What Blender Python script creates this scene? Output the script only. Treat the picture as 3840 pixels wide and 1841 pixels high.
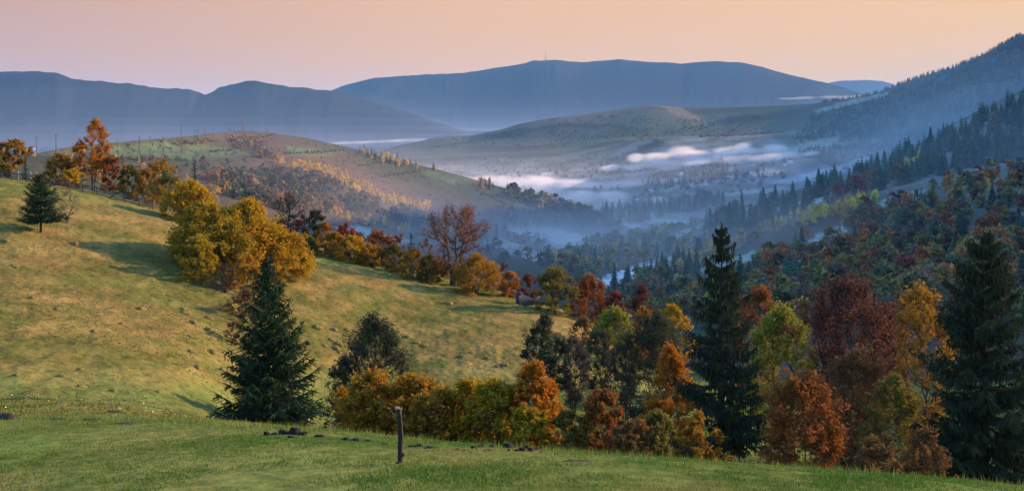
import bpy, math, random, time
import numpy as np
T0 = time.time()
for o in list(bpy.data.objects):
    bpy.data.objects.remove(o)
rng = np.random.default_rng(11)
random.seed(11)
R = math.radians
SC = bpy.context.scene
COL = SC.collection

# ------------------------------------------------------------------ camera
W_PX, H_PX, F_PX, V0 = 3840.0, 1841.0, 4200.0, 520.0      # picture width, height, focal length and eye level, in photo pixels
cam_d = bpy.data.cameras.new('camera')
cam = bpy.data.objects.new('camera', cam_d)
COL.objects.link(cam)
cam.location = (0, 0, 0)
cam.rotation_euler = (R(90), 0, 0)
cam_d.sensor_fit = 'HORIZONTAL'
cam_d.sensor_width = 36.0
cam_d.lens = 36.0 * F_PX / W_PX
cam_d.shift_y = -(H_PX / 2 - V0) / W_PX
cam_d.clip_start = 0.5
cam_d.clip_end = 60000
SC.camera = cam

# ------------------------------------------------------------------ sky and sun
SUN_EL, SUN_AZ = 18.0, 66.0          # degrees; azimuth from the view direction towards the right
w = bpy.data.worlds.new('World')
SC.world = w
w.use_nodes = True
nt = w.node_tree
bg = nt.nodes['Background']
sky = nt.nodes.new('ShaderNodeTexSky')
sky.sky_type = 'NISHITA'
sky.sun_disc = False
sky.sun_elevation = R(SUN_EL)
sky.sun_rotation = R(SUN_AZ)
sky.altitude = 700
sky.air_density = 1.4
sky.dust_density = 0.6
sky.ozone_density = 5.0
# dawn glow: the low sky all round is rose, turning to apricot towards the sun
tc = nt.nodes.new('ShaderNodeTexCoord')
sep = nt.nodes.new('ShaderNodeSeparateXYZ')
nt.links.new(tc.outputs['Generated'], sep.inputs[0])
el = nt.nodes.new('ShaderNodeMapRange')
el.inputs['From Min'].default_value = 0.11
el.inputs['From Max'].default_value = 0.33
el.inputs['To Min'].default_value = 0.97
el.inputs['To Max'].default_value = 0.0
el.interpolation_type = 'SMOOTHSTEP'
nt.links.new(sep.outputs['Z'], el.inputs['Value'])
dot = nt.nodes.new('ShaderNodeVectorMath'); dot.operation = 'DOT_PRODUCT'
dot.inputs[1].default_value = (math.sin(R(SUN_AZ)), math.cos(R(SUN_AZ)), 0)
nt.links.new(tc.outputs['Generated'], dot.inputs[0])
az = nt.nodes.new('ShaderNodeMapRange')
az.inputs['From Min'].default_value = -0.1
az.inputs['From Max'].default_value = 1.0
nt.links.new(dot.outputs['Value'], az.inputs['Value'])
glow = nt.nodes.new('ShaderNodeMix'); glow.data_type = 'RGBA'
ramp = nt.nodes.new('ShaderNodeValToRGB')
ramp.color_ramp.elements[0].color = (0.98, 0.47, 0.26, 1)
ramp.color_ramp.elements[1].color = (1.95, 0.95, 0.15, 1)
e = ramp.color_ramp.elements.new(0.42); e.color = (1.48, 0.73, 0.22, 1)
e = ramp.color_ramp.elements.new(0.75); e.color = (1.62, 0.84, 0.20, 1)
nt.links.new(az.outputs[0], ramp.inputs[0])
nt.links.new(el.outputs[0], glow.inputs['Factor'])
nt.links.new(sky.outputs[0], glow.inputs[6])
nt.links.new(ramp.outputs[0], glow.inputs[7])
nt.links.new(glow.outputs[2], bg.inputs['Color'])
bg.inputs['Strength'].default_value = 0.15

sun_d = bpy.data.lights.new('sun', 'SUN')
sun = bpy.data.objects.new('sun', sun_d)
COL.objects.link(sun)
sun_d.energy = 3.1
sun_d.angle = R(0.6)
sun_d.color = (1.0, 0.66, 0.36)
sx, sy, sz = math.sin(R(SUN_AZ)) * math.cos(R(SUN_EL)), math.cos(R(SUN_AZ)) * math.cos(R(SUN_EL)), math.sin(R(SUN_EL))
from mathutils import Vector
sun.rotation_euler = Vector((sx, sy, sz)).to_track_quat('Z', 'Y').to_euler()

SC.view_settings.view_transform = 'Standard'
SC.view_settings.look = 'None'
SC.view_settings.exposure = 2.0
SC.view_settings.gamma = 1.0
SC.view_settings.use_curve_mapping = False
SC.render.engine = 'CYCLES'
cy = SC.cycles
cy.use_denoising = True
cy.denoiser = 'OPENIMAGEDENOISE'
cy.max_bounces = 5
cy.diffuse_bounces = 3
cy.glossy_bounces = 1
cy.transmission_bounces = 3
cy.volume_bounces = 1
cy.transparent_max_bounces = 8
cy.caustics_reflective = cy.caustics_refractive = False
cy.use_adaptive_sampling = False
SC.render.use_persistent_data = False

# ------------------------------------------------------------------ helpers
def hash2(ix, iy, seed):
    h = (ix.astype(np.int64) * 374761393 + iy.astype(np.int64) * 668265263 + seed * 974634777) & 0xFFFFFFFF
    h = ((h ^ (h >> 13)) * 1274126177) & 0xFFFFFFFF
    h = h ^ (h >> 16)
    return (h & 0xFFFFFF) / float(0xFFFFFF)

def vnoise(x, y, seed=0):
    ix = np.floor(x); iy = np.floor(y)
    fx = x - ix; fy = y - iy
    fx = fx * fx * (3 - 2 * fx); fy = fy * fy * (3 - 2 * fy)
    ix = ix.astype(np.int64); iy = iy.astype(np.int64)
    a = hash2(ix, iy, seed); b = hash2(ix + 1, iy, seed)
    c = hash2(ix, iy + 1, seed); d = hash2(ix + 1, iy + 1, seed)
    return (a + (b - a) * fx) * (1 - fy) + (c + (d - c) * fx) * fy

def fbm(x, y, seed=0, oct=4):
    s = 0; a = 0.5; n = 0
    for i in range(oct):
        s = s + a * (vnoise(x, y, seed + i * 17) * 2 - 1); n += a
        x = x * 2.03 + 11.3; y = y * 2.03 - 7.7; a *= 0.5
    return s / n

def new_mat(name):
    m = bpy.data.materials.new(name); m.use_nodes = True
    m.node_tree.nodes.clear()
    return m, m.node_tree

def mesh_np(name, verts, faces, k, mats=(), face_mat=None, attrs=None, smooth=False):
    """verts (N,3); faces: flat list/array of (M,k) faces, or list of arrays with mixed sizes in `faces` when k is None"""
    me = bpy.data.meshes.new(name)
    verts = np.ascontiguousarray(verts, dtype=np.float32)
    if k is None:
        sizes = np.concatenate([np.full(len(f), f.shape[1], np.int32) for f in faces])
        loops = np.concatenate([f.ravel() for f in faces]).astype(np.int32)
    else:
        faces = np.asarray(faces, np.int32).reshape(-1, k)
        sizes = np.full(len(faces), k, np.int32); loops = faces.ravel()
    me.vertices.add(len(verts)); me.vertices.foreach_set('co', verts.ravel())
    me.loops.add(len(loops)); me.loops.foreach_set('vertex_index', loops)
    me.polygons.add(len(sizes))
    starts = np.concatenate([[0], np.cumsum(sizes)[:-1]]).astype(np.int32)
    me.polygons.foreach_set('loop_start', starts)
    for m in mats: me.materials.append(m)
    if face_mat is not None: me.polygons.foreach_set('material_index', np.asarray(face_mat, np.int32))
    if smooth: me.polygons.foreach_set('use_smooth', np.ones(len(sizes), bool))
    for nm, (typ, arr) in (attrs or {}).items():
        a = me.attributes.new(nm, typ, 'POINT')
        a.data.foreach_set('color' if typ == 'FLOAT_COLOR' else 'value', np.ascontiguousarray(arr, np.float32).ravel())
    me.update(calc_edges=True)
    return me

def obj(name, me, parent=None, loc=(0, 0, 0), rotz=0.0, scale=None):
    o = bpy.data.objects.new(name, me); COL.objects.link(o)
    o.location = loc
    if rotz: o.rotation_euler = (0, 0, rotz)
    if scale is not None: o.scale = scale if hasattr(scale, '__len__') else (scale,) * 3
    if parent is not None: o.parent = parent
    return o

def empty(name, loc=(0, 0, 0), rotz=0.0):
    o = bpy.data.objects.new(name, None); COL.objects.link(o)
    o.location = loc; o.rotation_euler = (0, 0, rotz)
    return o

def tag(o, label=None, cat=None, group=None, kind=None):
    if label: o['label'] = label
    if cat: o['category'] = cat
    if group: o['group'] = group
    if kind: o['kind'] = kind
    return o

# ------------------------------------------------------------------ the lie of the land
# Ridges, valleys and slope breaks as survey lines, near to far: (photo column u, distance Y in metres, height as photo row v)
LINES = [
 [(0,20,1850),(3840,20,1850)],
 [(0,40,1555),(600,38,1572),(900,36,1588),(1200,34.5,1612),(1500,33,1642),(2000,31,1690),(2300,30,1716),(2600,29,1745),(3000,28,1778),(3400,27,1808),(3840,26,1840)],
 [(0,52,1500),(600,52,1530),(900,60,1605),(1200,75,1655),(1500,88,1680),(2000,92,1725),(2600,85,1775),(3000,80,1800),(3840,75,1880)],
 [(0,75,1400),(600,80,1430),(900,95,1480),(1250,115,1490),(1500,122,1440),(1700,122,1420),(2000,118,1480),(2240,118,1500),(2600,115,1560),(3000,110,1600),(3840,105,1700)],
 [(0,112,1080),(600,120,1140),(1100,132,1200),(1500,145,1220),(1900,142,1250),(2200,135,1345),(2600,135,1450),(3000,135,1480),(3840,135,1500)],
 [(0,182,668),(300,182,715),(560,182,777),(1100,182,930),(1340,180,987),(1640,176,1068),(1863,168,1124),(1983,163,1158),(2176,155,1228),(2260,152,1290),(2500,160,1420),(3000,170,1450),(3840,170,1450)],
 [(0,420,790),(560,420,850),(1100,430,1000),(1640,450,1110),(2000,450,1200),(2300,430,1260),(2700,430,1230),(3300,430,1200),(3840,430,1180)],
 [(0,600,665),(560,700,760),(1100,720,900),(1640,720,1010),(1900,740,990),(2040,760,990),(2250,640,1080),(2700,620,1080),(3100,640,980),(3400,690,900),(3840,760,800)],
 [(0,650,640),(560,800,690),(1100,880,790),(1640,900,920),(1900,900,925),(2040,850,955),(2250,800,990),(2700,860,940),(2900,920,880),(3100,960,800),(3300,1000,730),(3500,1040,680),(3840,1100,605)],
 [(0,690,620),(560,880,645),(1100,980,725),(1640,1020,865),(1900,1030,885),(2040,900,948),(2250,880,955),(2700,980,905),(2900,1060,852),(3100,1120,785),(3300,1200,722),(3500,1250,676),(3840,1350,595)],
 [(0,740,602),(560,1000,590),(1100,1150,625),(1500,1250,760),(1900,1300,825),(2040,1000,938),(2200,1050,908),(2350,1100,880),(2480,1150,862),(2620,1230,835),(2830,1400,772),(2980,1500,716),(3130,1600,668),(3280,1700,616),(3430,1800,548),(3580,1900,460),(3700,1950,402),(3840,2000,337)],
 [(0,780,596),(560,1030,562),(1100,1240,565),(1500,1360,690),(1900,1430,765),(2040,1350,885),(2200,1400,915),(2350,1500,905),(2480,1600,895),(2830,1900,835),(3280,2300,690),(3580,2500,510),(3840,2700,400)],
 [(0,810,590),(140,830,576),(300,860,549),(510,950,529),(670,1050,515),(775,1150,502),(910,1300,491),(1010,1320,497),(1130,1350,515),(1300,1400,551),(1400,1430,581),(1565,1480,619),(1715,1530,658),(1908,1580,710),(2087,1620,752),(2206,1650,790),(2325,1700,845),(2420,1800,890),(2600,2000,865),(2830,2300,795),(3280,2700,645),(3580,2900,475),(3840,3000,352)],
 [(0,1500,700),(910,2200,640),(1300,2400,690),(1565,2400,745),(1800,2400,795),(2087,2350,835),(2400,2200,852),(2600,2400,850),(2830,2550,800),(3280,3000,655),(3580,3150,500),(3840,3300,362)],
 [(0,3000,640),(910,3000,640),(1565,3200,690),(1800,3200,700),(2087,3200,720),(2400,2900,762),(2600,2800,758),(2830,2900,720),(3000,3000,680),(3280,3300,600),(3500,3400,525),(3840,3500,368)],
 [(0,3800,632),(1300,4000,622),(1565,4100,630),(1800,4000,642),(2087,3900,645),(2400,3700,640),(2600,3600,625),(2830,3500,610),(3000,3600,580),(3280,3800,510),(3500,3900,430),(3840,3700,262)],
 [(0,4300,626),(1300,4500,606),(1565,4700,592),(1800,4600,585),(2087,4500,575),(2300,4400,550),(2480,4300,518),(2700,4200,513),(2900,4100,503),(3050,4200,478),(3150,4300,450),(3280,4400,415),(3400,4400,368),(3578,4300,300),(3840,4000,172)],
 [(0,4600,622),(1300,4800,602),(1565,5000,582),(1800,5000,560),(2087,4900,535),(2300,4800,505),(2480,4600,526),(2700,4550,521),(2900,4500,505),(3050,4500,465),(3150,4500,432),(3280,4500,400),(3400,4500,352),(3578,4400,282),(3840,4100,158)],
 [(0,5500,620),(1000,5600,612),(1300,5700,596),(1400,5800,576),(1490,5800,546),(1640,5800,515),(1760,5800,508),(1880,5750,486),(1953,5750,464),(2087,5700,442),(2160,5700,434),(2325,5650,411),(2445,5600,395),(2534,5600,401),(2624,5600,406),(2770,5500,401),(2920,5400,397),(3040,5200,391),(3145,5000,380),(3280,4900,358),(3370,4800,324),(3473,4700,288),(3578,4600,258),(3727,4400,192),(3840,4250,134)],
 [(0,6800,600),(1300,6900,585),(1640,6900,545),(2000,6900,520),(2500,6800,480),(3040,6500,440),(3840,6000,260)],
 [(0,8000,271),(60,8000,268),(209,8000,274),(268,8000,297),(417,8000,313),(492,8000,319),(596,8000,335),(716,8000,337),(755,8000,350),(770,8000,359),(790,8000,352),(820,8000,331),(894,8000,311),(954,8000,304),(1043,8000,325),(1133,8000,331),(1237,8000,343),(1342,8000,373),(1431,8000,395),(1550,8100,432),(1640,8200,462),(1760,8300,495),(2200,8400,500),(3040,8300,460),(3840,8300,400)],
 [(0,9400,440),(1000,9400,450),(1600,9500,500),(2500,9600,470),(3100,9600,440),(3840,9600,420)],
 [(0,11500,420),(1000,11500,400),(1222,11500,350),(1297,11500,320),(1401,11500,295),(1565,11500,283),(1744,11500,276),(1863,11500,256),(1938,11500,246),(1998,11500,231),(2087,11500,227),(2176,11500,236),(2236,11500,231),(2325,11500,224),(2445,11500,234),(2519,11500,236),(2557,11500,241),(2594,11500,236),(2683,11500,230),(2788,11500,236),(2862,11500,253),(2966,11500,283),(3071,11500,306),(3175,11500,335),(3260,11500,365),(3400,11500,400),(3840,11500,420)],
 [(0,14500,440),(3840,14500,430)],
 [(0,18500,430),(2900,18500,420),(3000,18500,350),(3060,18500,325),(3100,18500,313),(3145,18500,304),(3250,18500,301),(3310,18500,305),(3354,18500,318),(3450,18500,345),(3840,18500,400)],
 [(0,24000,505),(3840,24000,505)],
]
PR_R = np.log([4, 20, 27, 75, 105, 140, 180, 300, 470, 700, 1200, 2000, 3000, 4000, 5000, 8000, 12000, 26000])
PR_Z = np.array([-1.9, -5.5, -7, -14, -12, -8, 0, 55, 96, 148, 290, 430, 560, 560, 480, 300, 200, 50])  # unseen land right of view, its heights shaped for where its shadow falls
PB_R = np.log([4, 20, 40, 100, 200, 450, 1000, 3000, 8000, 26000])
PB_Z = np.array([-1.4, 1, 4, 12, 25, 45, 70, 110, 110, 50])
TH_E = math.degrees(math.atan(1920 / F_PX))

def smooth01(x):
    x = np.clip(x, 0, 1); return x * x * (3 - 2 * x)

TH_TAB = np.arange(-TH_E - 6, TH_E + 6, 0.02)
def smooth_tab(v, sig):
    n = max(1, int(3 * sig / 0.02)); k = np.exp(-0.5 * (np.arange(-n, n + 1) * 0.02 / sig) ** 2); k /= k.sum()
    return np.convolve(np.pad(v, n, mode='edge'), k, mode='valid')
TAB = []
for i_, ln in enumerate(LINES):
    a = np.array(ln, float)
    t = np.degrees(np.arctan((a[:, 0] - 1920) / F_PX)); c = np.cos(np.radians(t))
    sig = 1.3 if i_ < 5 else 0.45 if i_ == 5 else 0.9 if i_ < 10 else 0.30 if i_ in (10, 12) else 0.7 if i_ < 16 else 0.16 if i_ in (16, 18) else 0.05 if i_ in (20, 22, 24) else 0.6
    TAB.append((smooth_tab(np.interp(TH_TAB, t, np.log(a[:, 1] / c)), max(sig, .5)), smooth_tab(np.interp(TH_TAB, t, -(a[:, 2] - V0) / F_PX * c), sig)))

def line_values(th):
    """for azimuths th (deg) -> log r (K,N) and z (K,N)"""
    LR = []; ZZ = []
    wr = smooth01((th - 26) / 30.0) * (1 - smooth01((th - 105) / 60.0))
    wb = np.clip(smooth01((-th - 32) / 45.0) + smooth01((th - 105) / 60.0), 0, 1)
    LR.append(np.full_like(th, math.log(4.0)))
    ZZ.append(np.full_like(th, -1.75))
    wr2 = smooth01((th - 25.2) / 15.0) * (1 - smooth01((th - 105) / 60.0))
    for i_, (tl, ts) in enumerate(TAB):
        wr_ = wr if i_ < 7 else wr2
        l = np.interp(th, TH_TAB, tl); z = np.interp(th, TH_TAB, ts) * np.exp(l)
        z = z * (1 - wr_ - wb) + wr_ * np.interp(l, PR_R, PR_Z) + wb * np.interp(l, PB_R, PB_Z)
        l = np.maximum(l, LR[-1] + 0.012)
        LR.append(l); ZZ.append(z)
    return np.array(LR), np.array(ZZ)

def hermite(LR, ZZ, idx, f):
    """monotone cubic through the survey lines; idx interval, f fraction (in log r)"""
    h = np.diff(LR, axis=0); d = np.diff(ZZ, axis=0) / h
    m = np.zeros_like(ZZ)
    s = np.sign(d[:-1]) * np.sign(d[1:]) > 0
    w1 = 2 * h[1:] + h[:-1]; w2 = h[1:] + 2 * h[:-1]
    with np.errstate(divide='ignore', invalid='ignore'):
        hm = (w1 + w2) / (w1 / d[:-1] + w2 / d[1:])
    m[1:-1] = np.where(s, hm, 0)
    m[0] = d[0]; m[-1] = d[-1]
    n = np.arange(LR.shape[1])
    z0 = ZZ[idx, n]; z1 = ZZ[idx + 1, n]; hh = h[idx, n]; m0 = m[idx, n] * hh; m1 = m[idx + 1, n] * hh
    f2 = f * f; f3 = f2 * f
    return (2*f3-3*f2+1)*z0 + (f3-2*f2+f)*m0 + (-2*f3+3*f2)*z1 + (f3-f2)*m1

K_MEADOW, K_X1, K_X2 = 5, 21, 23
def relief(x, y, r, k, f):
    """small-scale relief, quiet on the ridge lines"""
    wgt = 0.22 + 0.78 * np.sqrt(np.clip(4 * f * (1 - f), 0, 1))
    z = np.zeros_like(x)
    near = 1 - smooth01((r - 150) / 200)
    z += near * (0.05 * fbm(x / 2.2, y / 2.2, 3, 3) + smooth01((r - 35) / 25) * (0.30 * fbm(x / 16, y / 16, 5, 3) * wgt + 0.19 * fbm(x / 1.1, y / 1.7, 8, 3)))
    z += smooth01((r - 300) / 200) * (1 - smooth01((r - 2500) / 800)) * wgt * 5.5 * fbm(x / 130, y / 130, 21, 4)
    z += smooth01((r - 2200) / 600) * (1 - smooth01((r - 6500) / 800)) * wgt * 20 * fbm(x / 520, y / 520, 31, 5)
    far = smooth01((r - 6500) / 800)
    rid = 1 - np.abs(fbm((x - 0.75 * y) / 950 + 0.3 * fbm(x / 900, y / 900, 47, 2), (y + 0.2 * x) / 3000, 41, 4)) * 2.1
    bell = np.clip(4 * f * (1 - f), 0, 1)
    z -= far * bell * np.clip(1.0 - rid, 0, 1.4) * 45
    z += far * (5 * fbm(x / 110, y / 400, 51, 3) + 9 * vnoise(x / 38, y / 200, 53) * smooth01((vnoise(x / 900, y / 2000, 55) - .35) / .2))
    return z

def height(x, y):
    x = np.atleast_1d(np.asarray(x, float)); y = np.atleast_1d(np.asarray(y, float))
    th = np.degrees(np.arctan2(x, y)); r = np.maximum(np.hypot(x, y), 1e-3)
    LR, ZZ = line_values(th); lr = np.log(r)
    idx = np.clip((LR < lr[None]).sum(0) - 1, 0, LR.shape[0] - 2)
    n = np.arange(len(x))
    f = np.clip((lr - LR[idx, n]) / (LR[idx + 1, n] - LR[idx, n]), 0, 1)
    return hermite(LR, ZZ, idx, f) + relief(x, y, r, idx, f)

ROWS = [8, 22, 24, 50, 85, 105, 22, 22, 14, 8, 14, 10, 12, 16, 14, 12, 12, 8, 12, 8, 26, 8, 26, 6, 10, 4]
th_cols = np.concatenate([np.linspace(-180, -28, 62)[:-1], np.linspace(-28, 28, 640), np.linspace(28, 180, 74)[1:]])
LRc, ZZc = line_values(th_cols)
NC = len(th_cols)
g_x = []; g_y = []; g_z = []; g_k = []; g_f = []
for k in range(LRc.shape[0] - 1):
    for j in range(ROWS[k]):
        f = j / ROWS[k]
        fa = np.full(NC, f)
        lr = LRc[k] + (LRc[k + 1] - LRc[k]) * f; r = np.exp(lr)
        x = r * np.sin(np.radians(th_cols)); y = r * np.cos(np.radians(th_cols))
        z = hermite(LRc, ZZc, np.full(NC, k), fa) + relief(x, y, r, np.full(NC, k), fa)
        g_x.append(x); g_y.append(y); g_z.append(z); g_k.append(np.full(NC, k)); g_f.append(fa)
GX, GY, GZ, GK, GF = map(np.array, (g_x, g_y, g_z, g_k, g_f))          # (rows, columns)
GR = np.hypot(GX, GY); GT = GZ / GR
NR = GX.shape[0]
print('terrain', GX.shape, round(time.time() - T0, 1))

def pick(u, v, rmin=30.0, rmax=26000.0):
    """the ground point seen at photo pixel (u, v), beyond rmin; vectorised; nan where the ray misses"""
    u = np.atleast_1d(np.asarray(u, float)); v = np.atleast_1d(np.asarray(v, float))
    th = np.degrees(np.arctan((u - 1920) / F_PX)); t = -(v - V0) / F_PX * np.cos(np.radians(th))
    c = np.clip(np.searchsorted(th_cols, th), 1, NC - 1)
    c = np.where(np.abs(th_cols[c - 1] - th) < np.abs(th_cols[c] - th), c - 1, c)
    ok = (GT[:, c] >= t[None]) & (GR[:, c] >= rmin) & (GR[:, c] <= rmax)
    hit = ok.any(0); i = np.argmax(ok, 0); i0 = np.maximum(i - 1, 0)
    ta, tb = GT[i0, c], GT[i, c]
    f = np.where(tb > ta, np.clip((t - ta) / np.maximum(tb - ta, 1e-9), 0, 1), 1.0)
    f = np.where(GR[i0, c] < rmin, 1.0, f)
    r = GR[i0, c] * (1 - f) + GR[i, c] * f
    x = r * np.sin(np.radians(th)); y = r * np.cos(np.radians(th))
    z = height(x, y)
    x = np.where(hit, x, np.nan)
    return np.stack([x, y, z], 1)

def at(u, Y):
    """ground point at photo column u and distance Y"""
    x = (u - 1920) / F_PX * Y
    return np.array([x, Y, height(x, Y)[0]])

def in_poly(u, v, poly):
    p = np.asarray(poly, float); inside = np.zeros(u.shape, bool)
    for i in range(len(p)):
        x1, y1 = p[i]; x2, y2 = p[i - 1]
        cnd = (y1 > v) != (y2 > v)
        with np.errstate(divide='ignore', invalid='ignore'):
            xi = (x2 - x1) * (v - y1) / (y2 - y1 + 1e-12) + x1
        inside ^= cnd & (u < xi)
    return inside

# land cover: true colours of turf, bracken, frosted pasture, forest floor
PY = np.maximum(GY, 1e-3)
PU = np.where(GY > 0, 1920 + F_PX * GX / PY, np.where(GX > 0, 1e5, -1e5)); PV = V0 - F_PX * GZ / PY
def C(*c): return np.array(c)[None, None]
n1 = fbm(GX / 9, GY / 14, 61, 4)[..., None]; n2 = fbm(GX / 60, GY / 60, 63, 4)[..., None]; n3 = fbm(GX / 300, GY / 300, 65, 4)[..., None]
n0 = fbm(GX / 2.0, GY / 3.0, 67, 3)[..., None]
def mixc(a, b, t): return a + (b - a) * np.clip(t, 0, 1)
kk = (GK + GF)[..., None]
alb = mixc(C(.055, .100, .020), C(.125, .125, .036), .42 + 1.1 * n1 + .5 * n0)                        # near turf
meadow = mixc(C(.098, .092, .024), C(.182, .124, .040), .5 + .8 * n1 + .55 * fbm(GX / 26, GY / 18, 68, 3)[..., None] + 1.1 * n0)
meadow = mixc(meadow, C(.075, .125, .032), .9 * smooth01((GR[..., None] - 165) / 20) * (n2 + .35) + 1.2 * smooth01((PV[..., None] - 1330) / 160) * smooth01((GX[..., None] + 60) / 30) * .5)
alb = mixc(alb, meadow, smooth01((GR[..., None] - 37) / 10))
beyond = smooth01((GR[..., None] - 195) / 40)
slope1 = mixc(C(.046, .054, .036), C(.088, .060, .044), .45 + 1.6 * n3 + .6 * n2)                         # tower hill pastures and bracken
slope1 = mixc(slope1, C(.140, .155, .135), smooth01((GX[..., None] - 150 - .12 * GY[..., None]) / 150))   # wooded right slope floor
alb = mixc(alb, slope1, beyond)
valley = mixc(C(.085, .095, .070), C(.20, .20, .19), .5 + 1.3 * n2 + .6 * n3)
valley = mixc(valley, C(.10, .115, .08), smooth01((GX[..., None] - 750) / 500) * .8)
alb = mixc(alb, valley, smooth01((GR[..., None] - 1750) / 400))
hill = mixc(C(.085, .095, .058), C(.115, .088, .062), .5 + 1.4 * n3)
scrub = smooth01((fbm((GX + .5 * GY) / 330, GY / 150, 69, 4)[..., None] - .05) / .25)
hill = mixc(hill, C(.040, .042, .034), .75 * scrub)
alb = mixc(alb, hill, smooth01((GR[..., None] - 3900) / 700))
alb = mixc(alb, C(.045, .055, .045), smooth01((GX[..., None] - 1000) / 350) * smooth01((GR[..., None] - 3000) / 500) * (1 - smooth01((GR[..., None] - 6500) / 500)) * .85)
alb = mixc(alb, mixc(C(.018, .023, .026), C(.032, .030, .030), .5 + fbm(GX / 700, GY / 700, 71, 3)[..., None]), smooth01((GR[..., None] - 6800) / 800))
FROST = (.50, .52, .54)
PATCHES = [   # outline (photo pixels), range of distance, colour
 ([(2150,1070),(2300,1025),(2470,980),(2540,975),(2480,1010),(2380,1050),(2200,1090)], (500, 1100), FROST),
 ([(2760,1110),(2850,1040),(3000,975),(3080,950),(3060,1000),(2950,1050),(2850,1100)], (450, 1100), (.46,.50,.48)),
 ([(2480,890),(2600,850),(2720,815),(2730,850),(2640,880),(2520,915)], (700, 1300), (.30,.38,.30)),
 ([(2765,818),(2890,786),(3025,755),(3030,768),(2900,800),(2790,824)], (700, 1500), FROST),
 ([(3040,752),(3170,712),(3180,724),(3060,765)], (700, 1600), (.50,.52,.54)),
 ([(1250,855),(1330,845),(1480,875),(1580,900),(1500,915),(1330,890)], (400, 900), (.24,.25,.25)),
 ([(1800,905),(1880,890),(2050,960),(2030,990),(1900,950)], (400, 1100), (.24,.26,.25)),
 ([(1900,860),(2060,850),(2200,880),(2150,910),(1980,890)], (600, 1500), (.22,.25,.24)),
 ([(2060,900),(2230,890),(2240,920),(2100,940)], (600, 1500), (.22,.25,.24)),
 ([(880,700),(960,725),(1000,745),(930,740)], (400, 1200), FROST),
 ([(2560,440),(2620,440),(2660,470),(2600,475)], (4000, 6000), (.20,.135,.085)),
 ([(2470,395),(2560,405),(2620,440),(2560,446),(2500,410)], (4000, 6000), (.18,.13,.085)),
 ([(3040,420),(3140,385),(3260,360),(3350,345),(3300,372),(3180,396),(3070,425)], (4000, 6000), (.20,.22,.17)),
 ([(2750,600),(2900,570),(3040,530),(3150,510),(3150,530),(3000,570),(2800,620)], (2500, 4500), (.13,.17,.13)),
 ([(2880,690),(3000,655),(3160,620),(3250,585),(3260,600),(3120,650),(2960,690)], (2500, 4500), (.32,.34,.34)),
 ([(3060,760),(3160,730),(3300,690),(3320,700),(3140,750)], (1800, 4500), (.32,.34,.34)),
 ([(2360,1000),(2520,960),(2560,975),(2480,1010),(2380,1030)], (500, 1200), (.30,.36,.32)),
 ([(3000,930),(3090,870),(3180,845),(3170,880),(3080,940)], (500, 1200), (.30,.34,.32)),
 ([(3280,760),(3420,715),(3500,712),(3440,745),(3320,785)], (700, 1500), (.26,.31,.28)),
 ([(2620,1010),(2740,965),(2860,930),(2860,955),(2760,1000),(2650,1040)], (450, 1100), (.22,.28,.24)),
 ([(1560,632),(1700,655),(1830,690),(1700,690),(1600,660)], (1000, 1700), (.075,.105,.052)),
 ([(1070,545),(1200,560),(1290,575),(1200,590),(1080,580)], (1000, 1700), (.08,.11,.052)),
 ([(380,555),(640,530),(900,560),(960,580),(700,600),(420,590)], (600, 1400), (.07,.105,.052)),
]
for poly, (ra, rb), c in PATCHES:
    wob = 7 * fbm(GX / (GR * .006 + 1), GY / (GR * .012 + 1), 77, 2)
    m = in_poly(PU + wob, PV + wob * .6, poly) & (GR > ra) & (GR < rb)
    wn = np.clip(.35 + 1.3 * vnoise(GX[m] / 16, GY[m] / 34, 5) * vnoise(GX[m] / 5, GY[m] / 9, 6), .25, .95)[:, None]
    alb[m] = alb[m] * (1 - wn) + np.array(c) * wn
# strip fields of the valley: hedge banks between frosted plots
fx = GX * .94 + GY * .34; fy = GY * .94 - GX * .34
fld = hash2(np.floor(fx / 210 + .3 * fbm(GX / 300, GY / 300, 81, 2)).astype(np.int64), np.floor(fy / 85 + .5 * fbm(GX / 400, GY / 400, 83, 2)).astype(np.int64), 7)
vm = smooth01((GR - 1800) / 300) * (1 - smooth01((GR - 4200) / 500)) * (1 - smooth01((GX - 900) / 400))
alb *= (1 + vm * (fld - .5) * .9)[..., None]
alb = np.clip(alb, .012, .8)

verts = np.stack([GX, GY, GZ], -1).reshape(-1, 3)
I = np.arange(NR * NC).reshape(NR, NC)
q = np.stack([I[:-1, :-1], I[:-1, 1:], I[1:, 1:], I[1:, :-1]], -1).reshape(-1, 4)
q = q[:, ::-1]
seam = np.stack([I[:-1, -1], I[:-1, 0], I[1:, 0], I[1:, -1]], -1)
foot = len(verts)
verts = np.vstack([verts, [[0, 0, -1.7]]])
fan = np.stack([np.full(NC - 1, foot), I[0, 1:], I[0, :-1]], -1)
rgba = np.concatenate([alb.reshape(-1, 3), np.ones((NR * NC, 1))], 1)
rgba = np.vstack([rgba, rgba[:1]])
gm, t = new_mat('turf and soil')
N = t.nodes
out = N.new('ShaderNodeOutputMaterial'); dif = N.new('ShaderNodeBsdfDiffuse')
at_c = N.new('ShaderNodeAttribute'); at_c.attribute_name = 'cover'
geo = N.new('ShaderNodeNewGeometry')
def noise_node(t, vec, scale, detail=3):
    n = t.nodes.new('ShaderNodeTexNoise'); n.inputs['Scale'].default_value = scale; n.inputs['Detail'].default_value = detail
    t.links.new(vec, n.inputs['Vector']); return n
na = noise_node(t, geo.outputs['Position'], 1.7, 4); nb = noise_node(t, geo.outputs['Position'], .16, 5)
mulv = N.new('ShaderNodeMath'); mulv.operation = 'MULTIPLY_ADD'
add = N.new('ShaderNodeMath'); add.operation = 'ADD'
t.links.new(na.outputs[0], add.inputs[0]); t.links.new(nb.outputs[0], add.inputs[1])
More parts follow.
